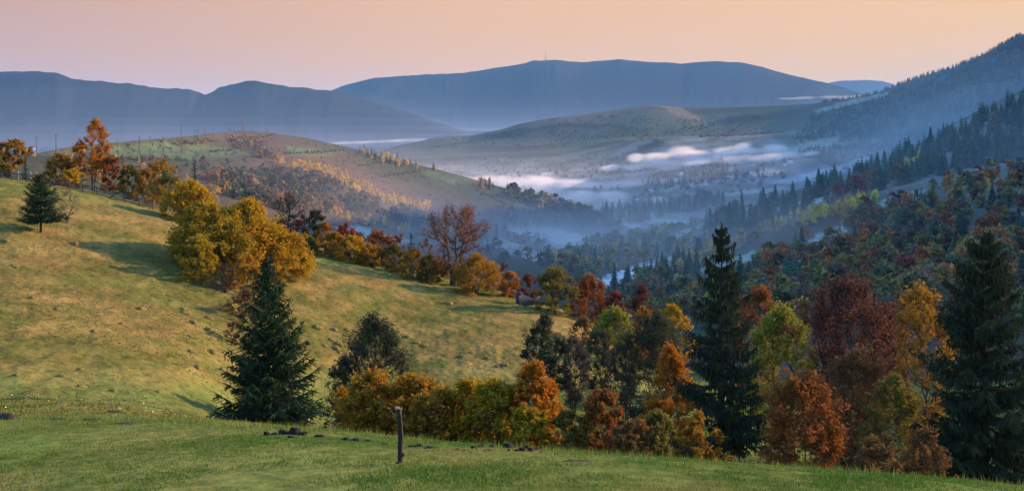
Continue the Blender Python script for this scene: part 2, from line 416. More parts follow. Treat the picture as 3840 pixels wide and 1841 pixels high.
mr = N.new('ShaderNodeMapRange'); mr.inputs[1].default_value = .65; mr.inputs[2].default_value = 1.35; mr.inputs[3].default_value = .50; mr.inputs[4].default_value = 1.45
t.links.new(add.outputs[0], mr.inputs[0])
mx = N.new('ShaderNodeVectorMath'); mx.operation = 'SCALE'
t.links.new(at_c.outputs['Color'], mx.inputs[0]); t.links.new(mr.outputs[0], mx.inputs['Scale'])
t.links.new(mx.outputs[0], dif.inputs['Color'])
bmp = N.new('ShaderNodeBump'); bmp.inputs['Strength'].default_value = .55; bmp.inputs['Distance'].default_value = .25
t.links.new(na.outputs[0], bmp.inputs['Height']); t.links.new(bmp.outputs[0], dif.inputs['Normal'])
t.links.new(dif.outputs[0], out.inputs[0])
gme = mesh_np('ground', verts, [q, seam[:, ::-1], fan], None, [gm], None, {'cover': ('FLOAT_COLOR', rgba)}, smooth=True)
ground = tag(obj('ground', gme), kind='structure')

# ------------------------------------------------------------------ air: even haze, valley mist, fog banks
def vol_mat(name, dens, col, aniso=0.0):
    m, t = new_mat(name)
    o = t.nodes.new('ShaderNodeOutputMaterial'); p = t.nodes.new('ShaderNodeVolumePrincipled')
    p.inputs['Color'].default_value = (*col, 1); p.inputs['Density'].default_value = dens
    p.inputs['Anisotropy'].default_value = aniso
    t.links.new(p.outputs[0], o.inputs['Volume'])
    return m
def box_mesh(name, x0, x1, y0, y1, z0, z1, mats):
    v = np.array([(x, y, z) for z in (z0, z1) for y in (y0, y1) for x in (x0, x1)], float)
    f = [(0, 2, 3, 1), (4, 5, 7, 6), (0, 1, 5, 4), (2, 6, 7, 3), (0, 4, 6, 2), (1, 3, 7, 5)]
    return mesh_np(name, v, f, 4, mats)
zmin, zmax = float(GZ.min()) - 1.0, float(GZ.max()) + 60
haze = obj('haze', box_mesh('haze', -27500, 27500, -27500, 27500, zmin, zmax, [vol_mat('haze air', 2.5e-5, (.27, .57, 1.0))]))
tag(haze, kind='stuff')

def mist_body(outline, top, drop, dens, col, wav=6.0, seed=1, n=24, edge=.30):
    """a pool of mist: level top that sinks below the ground towards its edge; outline = (cx, cy, rx, ry, turn)"""
    cx, cy, rx, ry, turn = outline
    g = np.linspace(-1, 1, n); a, b = np.meshgrid(g, g)
    d = np.sqrt(a * a + b * b); s = np.maximum(np.abs(a), np.abs(b)) / np.maximum(d, 1e-6); a2, b2 = a * s, b * s      # disc
    d2 = np.hypot(a2, b2)
    x = cx + rx * a2 * math.cos(turn) - ry * b2 * math.sin(turn); y = cy + rx * a2 * math.sin(turn) + ry * b2 * math.cos(turn)
    zt = top + wav * fbm(x / (rx * .3), y / (ry * .3), seed, 3) - drop * smooth01((d2 - 1 + edge) / edge)
    zb = np.full_like(zt, top - drop - 12 - wav)
    v = np.concatenate([np.stack([x, y, zt], -1).reshape(-1, 3), np.stack([x, y, zb], -1).reshape(-1, 3)])
    J = np.arange(n * n).reshape(n, n)
    qt = np.stack([J[:-1, :-1], J[:-1, 1:], J[1:, 1:], J[1:, :-1]], -1).reshape(-1, 4)
    rim = np.concatenate([J[0, :-1], J[:-1, -1], J[-1, :0:-1], J[:0:-1, 0]])
    rn = np.roll(rim, -1)
    side = np.stack([rim + n * n, rn + n * n, rn, rim], -1)
    me = mesh_np('mist', v, np.concatenate([qt, qt[:, ::-1] + n * n, side]), 4, [vol_mat('mist', dens, col)], smooth=False)
    return tag(obj('mist', me), kind='stuff')
BLUE = (.84, .82, .84)
for top, dens in ((-30, 1.2e-4), (-44, 2.2e-4), (-56, 3.2e-4), (-68, 4.5e-4), (-80, 6e-4)):     # the gully between the tower hill and the wooded slope
    mist_body((110, 880, 680, 520, .2), top, 80, dens, BLUE, 8, int(-top), 24, .7)
for top, dens in ((0, 1.6e-5), (-28, 2.2e-5), (-55, 3.2e-5), (-82, 4.5e-5), (-108, 7e-5), (-132, 1.3e-4)):   # the village valley
    mist_body((500, 3200, 2300, 1700, .1), top, 170, dens, (.95, .89, .90), 14, 3 + int(-top), 26, .6)
for top, dens in ((300, 4e-5), (220, 6e-5), (150, 8e-5), (80, 1.0e-4), (10, 1.2e-4)):             # blue air between the spruce wood and the mountain behind it
    mist_body((1500, 2900, 1200, 1350, .3), top, 380, dens, (.26, .60, 1.0), 20, 5 + int(top), 24, .8)
for top, dens in ((330, 0.6e-5), (260, 0.9e-5), (195, 1.4e-5), (135, 2.4e-5), (80, 4.2e-5), (30, 7e-5), (-15, 9e-5), (-55, 1.0e-4)):   # at the feet of the far ranges
    mist_body((-500, 8600, 8500, 3300, .0), top, 620, dens, (.62, .74, 1.0), 3, 7 + int(top), 36, .4)

for top, dens in ((50, 8e-5), (15, 1.0e-4), (-20, 1.6e-4)):                                    # morning air round the tower hill
    mist_body((-330, 1050, 620, 520, .1), top, 160, dens, (.78, .80, .95), 8, 17 + int(top), 24, .8)
for top, dens in ((90, 1.0e-4), (45, 1.5e-4), (5, 2.1e-4), (-35, 3.2e-4)):                        # thin morning haze over the wooded slope
    mist_body((760, 1200, 700, 700, .2), top, 220, dens, (.78, .86, 1.0), 10, 11 + int(top), 24, .8)

def bank_mat(name, dens, col, nscale, cut):
    m, t = new_mat(name); N = t.nodes; L = t.links.new
    o = N.new('ShaderNodeOutputMaterial'); p = N.new('ShaderNodeVolumePrincipled')
    p.inputs['Color'].default_value = (*col, 1)
    c = N.new('ShaderNodeTexCoord'); ln = N.new('ShaderNodeVectorMath'); ln.operation = 'LENGTH'
    L(c.outputs['Object'], ln.inputs[0])
    no = N.new('ShaderNodeTexNoise'); no.inputs['Scale'].default_value = nscale; no.inputs['Detail'].default_value = 4
    gp = N.new('ShaderNodeNewGeometry')
    mp = N.new('ShaderNodeMapping'); mp.inputs['Scale'].default_value = (1 / 62, 1 / 110, 1 / 30)
    L(gp.outputs['Position'], mp.inputs[0]); L(mp.outputs[0], no.inputs['Vector'])
    fall = N.new('ShaderNodeMapRange'); fall.interpolation_type = 'SMOOTHSTEP'
    fall.inputs[1].default_value = 1.0; fall.inputs[2].default_value = .25; fall.inputs[3].default_value = 0; fall.inputs[4].default_value = 1
    L(ln.outputs['Value'], fall.inputs[0])
    s = N.new('ShaderNodeMath'); s.operation = 'MULTIPLY_ADD'; s.inputs[1].default_value = 1.5; L(no.outputs[0], s.inputs[0]); L(fall.outputs[0], s.inputs[2])
    r = N.new('ShaderNodeMapRange'); r.inputs[1].default_value = cut; r.inputs[2].default_value = cut + .55; r.inputs[3].default_value = 0; r.inputs[4].default_value = dens
    L(s.outputs[0], r.inputs[0])
    mu = N.new('ShaderNodeMath'); mu.operation = 'MULTIPLY'; L(r.outputs[0], mu.inputs[0]); L(fall.outputs[0], mu.inputs[1])
    L(mu.outputs[0], p.inputs['Density']); L(p.outputs[0], o.inputs['Volume'])
    return m
def ball_mesh(name, mats, n=16, m=10):
    v = [(0, 0, 1)]
    for i in range(1, m):
        for j in range(n):
            a = math.pi * i / m; b = 2 * math.pi * j / n
            v.append((math.sin(a) * math.cos(b), math.sin(a) * math.sin(b), math.cos(a)))
    v.append((0, 0, -1)); f3 = []; f4 = []
    for j in range(n):
        f3.append((0, 1 + j, 1 + (j + 1) % n)); f3.append((len(v) - 1, 1 + (m - 2) * n + (j + 1) % n, 1 + (m - 2) * n + j))
        for i in range(m - 2):
            a, b = 1 + i * n + j, 1 + i * n + (j + 1) % n
            f4.append((a, a + n, b + n, b))
    return mesh_np(name, np.array(v), [np.array(f3), np.array(f4)], None, mats)
BANKS = [  # column, distance, height above ground, half length, half depth, half height, density, lean, what it looks like
 (1990, 2720, 30, 240, 190, 62, .014, 0.0, 'thick pink-white fog bank rising behind the ridge of gold trees'),
 (1790, 3100, 18, 330, 240, 40, .008, 0.0, 'ragged pale fog streak left of the thick fog bank'),
 (2230, 3300, 16, 300, 150, 36, .008, .02, 'thin fog tongue drifting right of the thick fog bank'),
 (2480, 3650, 20, 210, 150, 38, .011, .05, 'left end of the long pink-white fog lying across the upper valley'),
 (2590, 3720, 30, 220, 170, 50, .012, .03, 'thickest middle of the long fog across the upper valley'),
 (2700, 3640, 24, 220, 150, 40, .009, .05, 'right end of the long fog across the upper valley'),
 (2820, 3500, 20, 220, 150, 30, .008, .05, 'faint tail of fog reaching towards the blue mountain'),
 (1480, 6300, 12, 420, 320, 24, .0014, .02, 'bright fog strip behind the left foot of the bare hill'),
 (3130, 7600, 40, 380, 320, 34, .0014, 0.0, 'small bright fog strip below the far right peak'),
 (2470, 2750, 18, 46, 40, 18, .030, .0, 'small white smoke puff above the valley houses'),
]
bcols = (1.0, .90, .86)  # pink of the low sunlight put into the fog's own colour
for i, (u, Y, up, a, b, c, dens, lean, lab) in enumerate(BANKS):
    p = at(u, Y)
    if Y > 6000: p[2] = -(({1480: 528, 3130: 362}[u]) - V0) / F_PX * Y - up
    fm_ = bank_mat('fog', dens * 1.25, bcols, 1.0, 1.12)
    me_ = ball_mesh('fog_bank', [fm_])
    n_ = 1 if a < 60 else 6
    for j in range(n_):                                   # a bank is a string of ragged puffs
        f_ = 0 if n_ == 1 else (j + .5) / n_ * 2 - 1
        k_ = 1.0 if n_ == 1 else random.uniform(.34, .55) * (1.15 - .5 * abs(f_))
        dx = f_ * a * .95; dy = 0 if n_ == 1 else random.uniform(-.5, .5) * b
        o = obj('fog_bank', me_, None, (p[0] + dx, p[1] + dy, p[2] + up * .8 + dx * lean * 1.6 + (0 if n_ == 1 else random.uniform(-.25, .2) * c)))
        o.scale = (a * k_, b * max(k_, .5), c * (1 if n_ == 1 else random.uniform(.55, 1.0) * (1.1 - .5 * abs(f_)))); o.rotation_euler = (0, -lean * 2, random.uniform(-.3, .5))
        tag(o, kind='stuff', group='fog banks in the valley')
cy.volume_step_rate = 1.0
cy.volume_max_steps = 64

# ------------------------------------------------------------------ vegetation kit
def leaf_mat(name, ca, cb, rough_tr=.35, attr=None):
    """leaves: two natural leaf colours mixed leaf by leaf, partly translucent"""
    m, t = new_mat(name); N = t.nodes; L = t.links.new
    o = N.new('ShaderNodeOutputMaterial'); d = N.new('ShaderNodeBsdfDiffuse'); tr = N.new('ShaderNodeBsdfTranslucent'); ms = N.new('ShaderNodeMixShader')
    a = N.new('ShaderNodeAttribute'); a.attribute_name = 'leaf'
    mx = N.new('ShaderNodeMix'); mx.data_type = 'RGBA'; mx.inputs[6].default_value = (*ca, 1); mx.inputs[7].default_value = (*cb, 1)
    L(a.outputs['Fac'], mx.inputs[0])
    col = mx.outputs[2]
    if attr == 'object':
        oi = N.new('ShaderNodeObjectInfo'); mm = N.new('ShaderNodeMix'); mm.data_type = 'RGBA'; mm.blend_type = 'MULTIPLY'; mm.inputs[0].default_value = 1
        L(oi.outputs['Color'], mm.inputs[6]); L(col, mm.inputs[7]); col = mm.outputs[2]
    elif attr:
        at2 = N.new('ShaderNodeAttribute'); at2.attribute_name = attr; mm = N.new('ShaderNodeMix'); mm.data_type = 'RGBA'; mm.blend_type = 'MULTIPLY'; mm.inputs[0].default_value = 1
        L(at2.outputs['Color'], mm.inputs[6]); L(col, mm.inputs[7]); col = mm.outputs[2]
    L(col, d.inputs['Color']); L(col, tr.inputs['Color'])
    ms.inputs[0].default_value = rough_tr
    L(d.outputs[0], ms.inputs[1]); L(tr.outputs[0], ms.inputs[2]); L(ms.outputs[0], o.inputs[0])
    return m
def bark_mat(name, c, c2):
    m, t = new_mat(name); N = t.nodes; L = t.links.new
    o = N.new('ShaderNodeOutputMaterial'); d = N.new('ShaderNodeBsdfDiffuse'); g = N.new('ShaderNodeTexCoord')
    mp = N.new('ShaderNodeMapping'); mp.inputs['Scale'].default_value = (9, 9, 1.6); L(g.outputs['Object'], mp.inputs[0])
    n = noise_node(t, mp.outputs[0], 2.2, 5)
    mx = N.new('ShaderNodeMix'); mx.data_type = 'RGBA'; mx.inputs[6].default_value = (*c, 1); mx.inputs[7].default_value = (*c2, 1)
    L(n.outputs[0], mx.inputs[0]); L(mx.outputs[2], d.inputs['Color'])
    b = N.new('ShaderNodeBump'); b.inputs['Strength'].default_value = .6; L(n.outputs[0], b.inputs['Height']); L(b.outputs[0], d.inputs['Normal'])
    L(d.outputs[0], o.inputs[0]); return m
BARK = bark_mat('bark', (.050, .040, .034), (.11, .092, .08))
BARK_D = bark_mat('dark bark', (.022, .018, .016), (.06, .05, .045))
PAL = {  # leaf colours
 'gold':   ((.52, .27, .010), (.27, .19, .020)),
 'amber':  ((.40, .185, .016), (.22, .135, .022)),
 'orange': ((.44, .125, .012), (.30, .15, .018)),
 'rust':   ((.30, .105, .022), (.17, .068, .024)),
 'red':    ((.25, .060, .026), (.14, .046, .028)),
 'maroon': ((.165, .062, .036), (.095, .045, .032)),
 'olive':  ((.20, .155, .028), (.12, .105, .026)),
 'hazel':  ((.36, .225, .014), (.21, .16, .020)),
 'lime':   ((.27, .24, .030), (.17, .19, .030)),
 'brown':  ((.19, .095, .030), (.11, .068, .030)),
 'alder':  ((.060, .070, .034), (.040, .046, .028)),
 'grey':   ((.070, .062, .055), (.048, .046, .042)),
 'green':  ((.065, .105, .030), (.045, .07, .026)),
}
LEAF = {k: leaf_mat('leaves ' + k, *v) for k, v in PAL.items()}
NEEDLE = leaf_mat('spruce needles', (.042, .070, .030), (.022, .040, .020), .12)
NEEDLE_L = leaf_mat('spruce needles with cones', (.048, .054, .026), (.022, .036, .020), .12)

def tubes(paths, sides=5):
    """paths: list of (points (n,3), radii (n)) -> verts, quads"""
    V = []; Q = []; off = 0
    ang = np.arange(sides) * 2 * math.pi / sides
    for P, rad in paths:
        P = np.asarray(P, float); n = len(P); rad = np.asarray(rad, float)
        T = np.gradient(P, axis=0); T /= np.linalg.norm(T, axis=1, keepdims=True) + 1e-9
        ref = np.where(np.abs(T[:, 2:3]) > .9, np.array([[1., 0, 0]]), np.array([[0, 0, 1.]]))
        A = np.cross(T, ref); A /= np.linalg.norm(A, axis=1, keepdims=True) + 1e-9; B = np.cross(T, A)
        ring = P[:, None] + rad[:, None, None] * (np.cos(ang)[None, :, None] * A[:, None] + np.sin(ang)[None, :, None] * B[:, None])
        V.append(ring.reshape(-1, 3))
        i = np.arange(n - 1)[:, None] * sides; j = np.arange(sides)[None]; j2 = (j + 1) % sides
        q = np.stack([i + j, i + j2, i + sides + j2, i + sides + j], -1).reshape(-1, 4) + off
        Q.append(q); off += n * sides
    return np.concatenate(V), np.concatenate(Q)

def leaf_quads(Pc, size, r, up=.35, aspect=.62, axis=None):
    """rhombic leaves at points Pc with per-leaf size"""
    n = len(Pc)
    nv = r.normal(size=(n, 3)); nv[:, 2] = np.abs(nv[:, 2]) + up; nv /= np.linalg.norm(nv, axis=1, keepdims=True)
    ax = r.normal(size=(n, 3)) if axis is None else axis + r.normal(size=(n, 3)) * .35
    a = np.cross(nv, ax); a /= np.linalg.norm(a, axis=1, keepdims=True) + 1e-9
    if axis is not None: a = ax / (np.linalg.norm(ax, axis=1, keepdims=True) + 1e-9); nv = np.cross(a, nv); nv /= np.linalg.norm(nv, axis=1, keepdims=True) + 1e-9
    b = np.cross(nv, a); s = np.asarray(size).reshape(-1, 1) * np.ones((n, 1))
    v = np.stack([Pc - a * s - b * s * aspect * .55, Pc - a * s * .2 + b * s * aspect, Pc + a * s * 1.15 - b * s * aspect * .35], 1).reshape(-1, 3)
    q = np.arange(3 * n).reshape(n, 3)
    return v, q, np.repeat(r.random(n), 3)

PROFILE = {  # crown half width against height (0 crown base .. 1 top)
 'round':  ([0, .12, .35, .6, .82, .95, 1], [.62, .86, 1, .95, .70, .36, .08]),
 'bush':   ([0, .15, .4, .65, .85, 1], [.80, .95, 1, .88, .58, .12]),
 'oval':   ([0, .1, .3, .55, .8, .93, 1], [.45, .72, .98, .95, .62, .32, .06]),
 'vase':   ([0, .15, .4, .65, .85, 1], [.22, .45, .80, 1, .82, .30]),
 'birch':  ([0, .1, .3, .6, .85, 1], [.40, .75, 1, .78, .36, .04]),
 'fan':    ([0, .2, .45, .7, .9, 1], [.35, .62, .88, 1, .70, .25]),
}
def broadleaf(seed, H, Wd, base=.12, prof='round', stems=1, clumps=70, leaves=6000, lsize=.11, spread=.16, twig=6, shell=.62, trunk_r=None, asym=0.0):
    """tapered trunk and limbs leading to leaf clumps spread through a lobed crown; returns wood (v,q) and leaf (v,q,rnd)"""
    r = np.random.default_rng(seed); leaves = int(leaves * 1.8); lsize *= 1.25; spread *= 1.22; Wd *= .96; H *= .955
    hw = Wd / 2.0; hb = H * base
    hs, ws = PROFILE[prof]
    # clump centres inside a lobed envelope
    lob = r.random(5) * 6.283
    h = r.random(clumps) ** .9; a = r.random(clumps) * 6.283
    rad = np.interp(h, hs, ws) * hw * (1 + .16 * np.sin(2 * a + lob[0]) + .13 * np.sin(3 * a + lob[1] + 4 * h) + .10 * np.sin(5 * a + lob[2] + 9 * h))
    q = np.where(r.random(clumps) < .72, shell + (1 - shell) * r.random(clumps), np.sqrt(r.random(clumps)) * shell)
    Cc = np.stack([np.cos(a) * rad * q + asym * hw * h, np.sin(a) * rad * q, hb + (H - hb) * h * (.97 + .06 * r.random(clumps))], 1)
    tr = trunk_r or .011 * H + .05
    paths = []
    # stems
    st = []
    for s in range(stems):
        off = np.array([math.cos(s * 2.4), math.sin(s * 2.4), 0]) * (0 if stems == 1 else tr * 1.6)
        lean = np.array([r.normal() * .05, r.normal() * .05, 0]) * H + (off / tr * .022 * H * stems if stems > 1 else 0)
        tt = np.linspace(0, 1, 9)
        P = off[None] * np.ones((9, 1)) + np.stack([lean[0] * tt ** 1.4 + asym * hw * tt ** 2 * .7, lean[1] * tt ** 1.4, H * (.94 - .07 * s) * tt], 1)
        P[1:-1, :2] += r.normal(size=(7, 2)) * .012 * H
        P[0, 2] = -.5
        sc = 1 if stems == 1 else .7
        paths.append((P, tr * sc * np.array([1.35, 1, .86, .72, .58, .44, .31, .18, .05])))
        st.append(P)
    st = np.array(st)
    # main limbs to a few clump centres, other clumps fork from the limbs
    nl = min(clumps, 9 + stems * 4)
    order = r.permutation(clumps); tips = []
    limb_pts = [st.reshape(-1, 3)[st.reshape(-1, 3)[:, 2] > hb * .8]]
    for n_i, ci in enumerate(order):
        c = Cc[ci]
        cand = np.concatenate(limb_pts)
        low = cand[cand[:, 2] < c[2] - .05 * H]
        if len(low) == 0: low = cand[:1]
        dist = np.linalg.norm(low - c, axis=1) + np.abs((c[2] - low[:, 2]) / np.maximum(np.linalg.norm((c - low)[:, :2], axis=1), .05) - 1.2) * .12 * hw
        p0 = low[np.argmin(dist)]
        tt = np.linspace(0, 1, 5)[:, None]
        mid = (p0 + c) / 2; mid[2] -= .10 * np.linalg.norm(c - p0); mid += r.normal(size=3) * .05 * np.linalg.norm(c - p0)
        P = (1 - tt) ** 2 * p0 + 2 * tt * (1 - tt) * mid + tt ** 2 * c
        r0 = tr * (.60 if n_i < nl else .30) * (1 - .55 * p0[2] / H)
        paths.append((P, np.linspace(r0, max(.008, r0 * .18), 5)))
        limb_pts.append(P[1:4])
    stem_m = [tubes([pp_], 6) for pp_ in paths[:stems]]
    wv, wq = tubes(paths[stems:], 4)
    # twigs round every clump
    if twig:
        nt_ = clumps * twig
        c0 = np.repeat(Cc, twig, 0); cen = np.array([asym * hw * .5, 0, hb + .35 * (H - hb)])
        dr = c0 - cen; dr /= np.linalg.norm(dr, axis=1, keepdims=True) + 1e-9
        dr = dr + r.normal(size=(nt_, 3)) * .48; dr[:, 2] += .50; dr /= np.linalg.norm(dr, axis=1, keepdims=True)
        ln = hw * spread * (1.2 + 1.3 * r.random((nt_, 1)))
        tip = c0 + dr * ln; sd = np.cross(dr, r.normal(size=(nt_, 3))); sd /= np.linalg.norm(sd, axis=1, keepdims=True) + 1e-9
        ww = .0014 * H + .006
        tv = np.stack([c0 - sd * ww, c0 + sd * ww, tip + sd * ww * .3, tip - sd * ww * .3], 1).reshape(-1, 3)
        tq = np.arange(nt_ * 4).reshape(-1, 4) + len(wv)
        wv = np.concatenate([wv, tv]); wq = np.concatenate([wq, tq])
    if leaves == 0: return stem_m, (wv, wq), None
    wgt = .4 + r.random(clumps) * 1.2
    ci = r.choice(clumps, leaves, p=wgt / wgt.sum())
    sg = hw * spread
    g = r.normal(size=(leaves, 3)) * np.array([sg, sg, sg * .72])
    if twig:
        k = r.integers(0, twig, leaves); f = r.random((leaves, 1)) ** .7
        tp = tip.reshape(clumps, twig, 3)[ci, k]
        Pl = Cc[ci] * (1 - f) + tp * f + g * .28
    else:
        Pl = Cc[ci] + g
    Pl[:, 2] = np.maximum(Pl[:, 2], .05)
    lv, lq, lr = leaf_quads(Pl, lsize * (.65 + .7 * r.random(leaves)), r)
    return stem_m, (wv, wq), (lv, lq, lr)

def spruce(seed, H, Wd, bare=.04, whorls=34, per=7, twigs=15, droop=.55, prof_p=.85, gap=.15, sprays=1.0, skirt=1.0):
    r = np.random.default_rng(seed); hw = Wd / 2 * 1.14
    paths = []; tt = np.linspace(0, 1, 10)
    tr = .013 * H + .04
    P = np.stack([r.normal(size=10) * .006 * H * tt, r.normal(size=10) * .006 * H * tt, H * tt], 1); P[0] = (0, 0, -.5)
    paths.append((P, tr * (1.25 - 1.2 * tt)))
    Lp = []; La = []; Ls = []
    for wi in range(whorls):
        hf = bare + (1 - bare) * (wi + .3 * r.random()) / whorls
        if hf > .985: continue
        env = hw * ((1 - hf) ** prof_p * 1.05 + .012) * (1 if hf > .12 else skirt)
        for b in range(per):
            if r.random() < gap * .5: continue
            az_ = r.random() * 6.283; ln = env * (.62 + .52 * r.random())
            if r.random() < gap: ln *= .6
            el_ = .55 * hf - droop * (1 - hf) * .55 + r.normal() * .07            # rises at the top, sinks below
            n = 7; s = np.linspace(0, 1, n)
            z = ln * (el_ * s - droop * .32 * s * (1 - .2 * s) + (.22 + droop * .12) * s ** 3)
            xx = ln * s
            bx = np.stack([np.cos(az_) * xx, np.sin(az_) * xx, H * hf + z], 1)
            bx[:, :2] += np.array([np.interp(hf, tt, P[:, 0]), np.interp(hf, tt, P[:, 1])])
            paths.append((bx[::2], np.linspace(.016 + .0018 * H * (1 - hf), .004, 4)))
            m = max(4, int(twigs * (.35 + ln / hw)))
            sp = np.sort(r.random(m) ** .75) * .95 + .05
            base = np.stack([np.interp(sp, s, bx[:, i]) for i in range(3)], 1)
            side = np.where(r.random(m) < .5, -1, 1)[:, None]
            lat = np.array([-math.sin(az_), math.cos(az_), 0])[None] * side; fwd = np.array([math.cos(az_), math.sin(az_), 0])[None]
            d = lat * (.75 + .3 * r.random((m, 1))) + fwd * (.55 + .4 * r.random((m, 1))) + np.array([[0, 0, -1]]) * (.15 + droop * (.5 + .9 * r.random((m, 1)))) * (1 - .5 * hf)
            d /= np.linalg.norm(d, axis=1, keepdims=True)
            tl = (.10 + .26 * ln * (1 - sp * .55) * (.6 + .7 * r.random(m)))[:, None]
            tl = np.minimum(tl, .09 * H)
            for f in (.3, .62, .95):
                Lp.append(base + d * tl * f); La.append(d); Ls.append(tl[:, 0] * (.34 if f < .9 else .26))
            if sprays:
                hang = r.random(m) < .55 * sprays
                hp = base[hang] + d[hang] * tl[hang] * r.random((hang.sum(), 1)); hd = np.array([[0, 0, -1]]) + r.normal(size=(hang.sum(), 3)) * .22
                hl = (.10 + droop * .30 * r.random(hang.sum())) * (.5 + .05 * H) * .8
                Lp.append(hp + hd * hl[:, None] * .8); La.append(hd); Ls.append(hl)
            # leader of the branch
            Lp.append(bx[2:]); La.append(np.repeat(bx[-1:] - bx[-2:-1], n - 2, 0)); Ls.append(np.full(n - 2, ln * .11))
    # tip of the tree
    top = np.stack([np.zeros(14), np.zeros(14), H * np.linspace(.93, 1.0, 14)], 1)
    Lp.append(top); La.append(r.normal(size=(14, 3)) * .5 + np.array([[0, 0, 1.]])); Ls.append(np.linspace(.03, .018, 14) * H)
    Pc = np.concatenate(Lp); ax = np.concatenate(La); sz = np.concatenate(Ls)
    ax = ax / (np.linalg.norm(ax, axis=1, keepdims=True) + 1e-9)
    n = len(Pc)
    nv = r.normal(size=(n, 3)); nv[:, 2] += .8
    bq = np.cross(ax, nv); bq /= np.linalg.norm(bq, axis=1, keepdims=True) + 1e-9
    s = sz[:, None]; wd = np.clip(s * .26, .018, .055 + .001 * H)
    v = np.stack([Pc - ax * s * .9 + bq * wd * 1.1, Pc - ax * s * .9 - bq * wd * 1.1, Pc + ax * s * 1.2], 1).reshape(-1, 3)
    stem_m = [tubes(paths[:1], 7)]
    wv, wq = tubes(paths[1:], 3)
    return stem_m, (wv, wq), (v, np.arange(3 * n).reshape(n, 3), np.repeat(r.random(n), 3))

TRI = [0]
def plant(name, label, cat, group, loc, stems, wood, leaf, lmat, bark=BARK, rotz=0.0, trunk_name='trunk'):
    """stems or trunk as parts; the crown holds its boughs, twigs and leaves"""
    root = tag(empty(name, loc, rotz), label, cat, group)
    for sv, sq in stems: obj(trunk_name, mesh_np(trunk_name, sv, sq, 4, [bark], smooth=True), root)
    v, q, rn = wood[0], wood[1], np.zeros(len(wood[0])); fm = np.ones(len(q), int)
    if leaf is not None:
        q = [q, leaf[1] + len(v)]; v = np.concatenate([v, leaf[0]]); rn = np.concatenate([rn, leaf[2]]); fm = np.concatenate([fm, np.zeros(len(leaf[1]), int)])
    q = q if isinstance(q, list) else [q]
    obj('crown', mesh_np('crown', v, q, None, [lmat, bark], fm, {'leaf': ('FLOAT', rn)}), root)
    TRI[0] += sum(len(q_) * (q_.shape[1] - 2) for q_ in q)
    return root

# ------------------------------------------------------------------ the trees and shrubs one can pick out near by
# positions are read off the photo at 2576 px width: column, row of the top, half width; Y metres away (or the row of the foot on open turf)
Q = 3840 / 2576.0
def ground_at(x2, Y=None, foot=None):
    if foot is not None:
        p = pick(x2 * Q, foot * Q, 45, 260)[0]
        if not np.isnan(p[0]): return p
        Y = 180
    return at(x2 * Q, Y)
SEED = [100]
def put(kind, x2, top, hw, label, Y=None, foot=None, pal='gold', group=None, cat=None, name=None, **kw):
    p = ground_at(x2, Y, foot); SEED[0] += 1
    ztop = -(top * Q - V0) / F_PX * p[1]
    H = max(1.0, ztop - p[2]); Wd = 2 * hw * Q / F_PX * p[1]
    if kind == 'spruce':
        st_, wood, leaf = spruce(SEED[0], H, Wd, **kw)
        return plant(name or 'spruce_tree', label, cat or 'spruce tree', group, tuple(p), st_, wood, leaf, NEEDLE_L if pal == 'cones' else NEEDLE, BARK_D)
    st_, wood, leaf = broadleaf(SEED[0], H, Wd, **kw)
    bush = kind == 'bush'
    return plant(name or ('bush' if bush else 'tree'), label, cat or ('bush' if bush else 'tree'), group, tuple(p), st_, wood, leaf, LEAF[pal], BARK_D if pal in ('alder', 'grey', 'maroon') else BARK,
                 trunk_name='stem' if bush else 'trunk')

B = dict(base=.04, prof='bush', stems=5, trunk_r=.07)
# --- behind the fence, far left
put('tree', 27, 360, 36, 'amber round-topped tree at the far left end of the dark fence', Y=206, pal='amber', base=.35, prof='fan', clumps=60, leaves=3800, lsize=.17, stems=2)
put('bush', -8, 395, 26, 'amber bush cut by the left edge of the picture', Y=200, pal='olive', clumps=40, leaves=2200, lsize=.18, **B)
put('spruce', 64, 395, 11, 'small dark spruce beside the amber tree at far left', Y=200, whorls=16, per=6, twigs=8)
put('bush', 100, 445, 20, 'low yellow scrub behind the fence right of the small dark spruce', Y=196, pal='gold', clumps=30, leaves=1300, lsize=.16, **B)
put('bush', 152, 393, 40, 'orange bushy tree behind the fence left of the tall orange tree', Y=204, pal='amber', base=.08, prof='oval', stems=3, clumps=60, leaves=3600, lsize=.16)
put('bush', 185, 435, 32, 'yellow shrub at the foot of the orange bushy tree by the fence', Y=194, pal='gold', clumps=36, leaves=1800, lsize=.15, **B)
put('tree', 234, 310, 47, 'tall slender two-stemmed orange tree rising above the fence and skyline', Y=203, pal='orange', base=.30, prof='oval', stems=3, clumps=70, leaves=3600, lsize=.16, spread=.17, twig=7, asym=.12)
put('tree', 284, 398, 30, 'rust-orange tree just right of the tall slender tree', Y=202, pal='rust', base=.15, prof='round', stems=2, clumps=55, leaves=2800, lsize=.15)
put('bush', 327, 424, 34, 'yellow-olive bush right of the rust-orange tree', Y=198, pal='olive', clumps=50, leaves=2600, lsize=.15, **B)
put('bush', 366, 428, 32, 'golden olive bush in the middle of the row behind the fence', Y=196, pal='amber', clumps=50, leaves=2400, lsize=.15, **B)
put('tree', 408, 407, 44, 'broad amber-topped tree above the twiggy brown bush', Y=202, pal='amber', base=.1, prof='round', stems=3, clumps=60, leaves=2800, lsize=.15)
put('bush', 418, 438, 44, 'twiggy olive-brown bush at the right end of the dark fence', Y=186, pal='olive', clumps=60, leaves=2600, lsize=.12, **{**B, 'stems': 7})
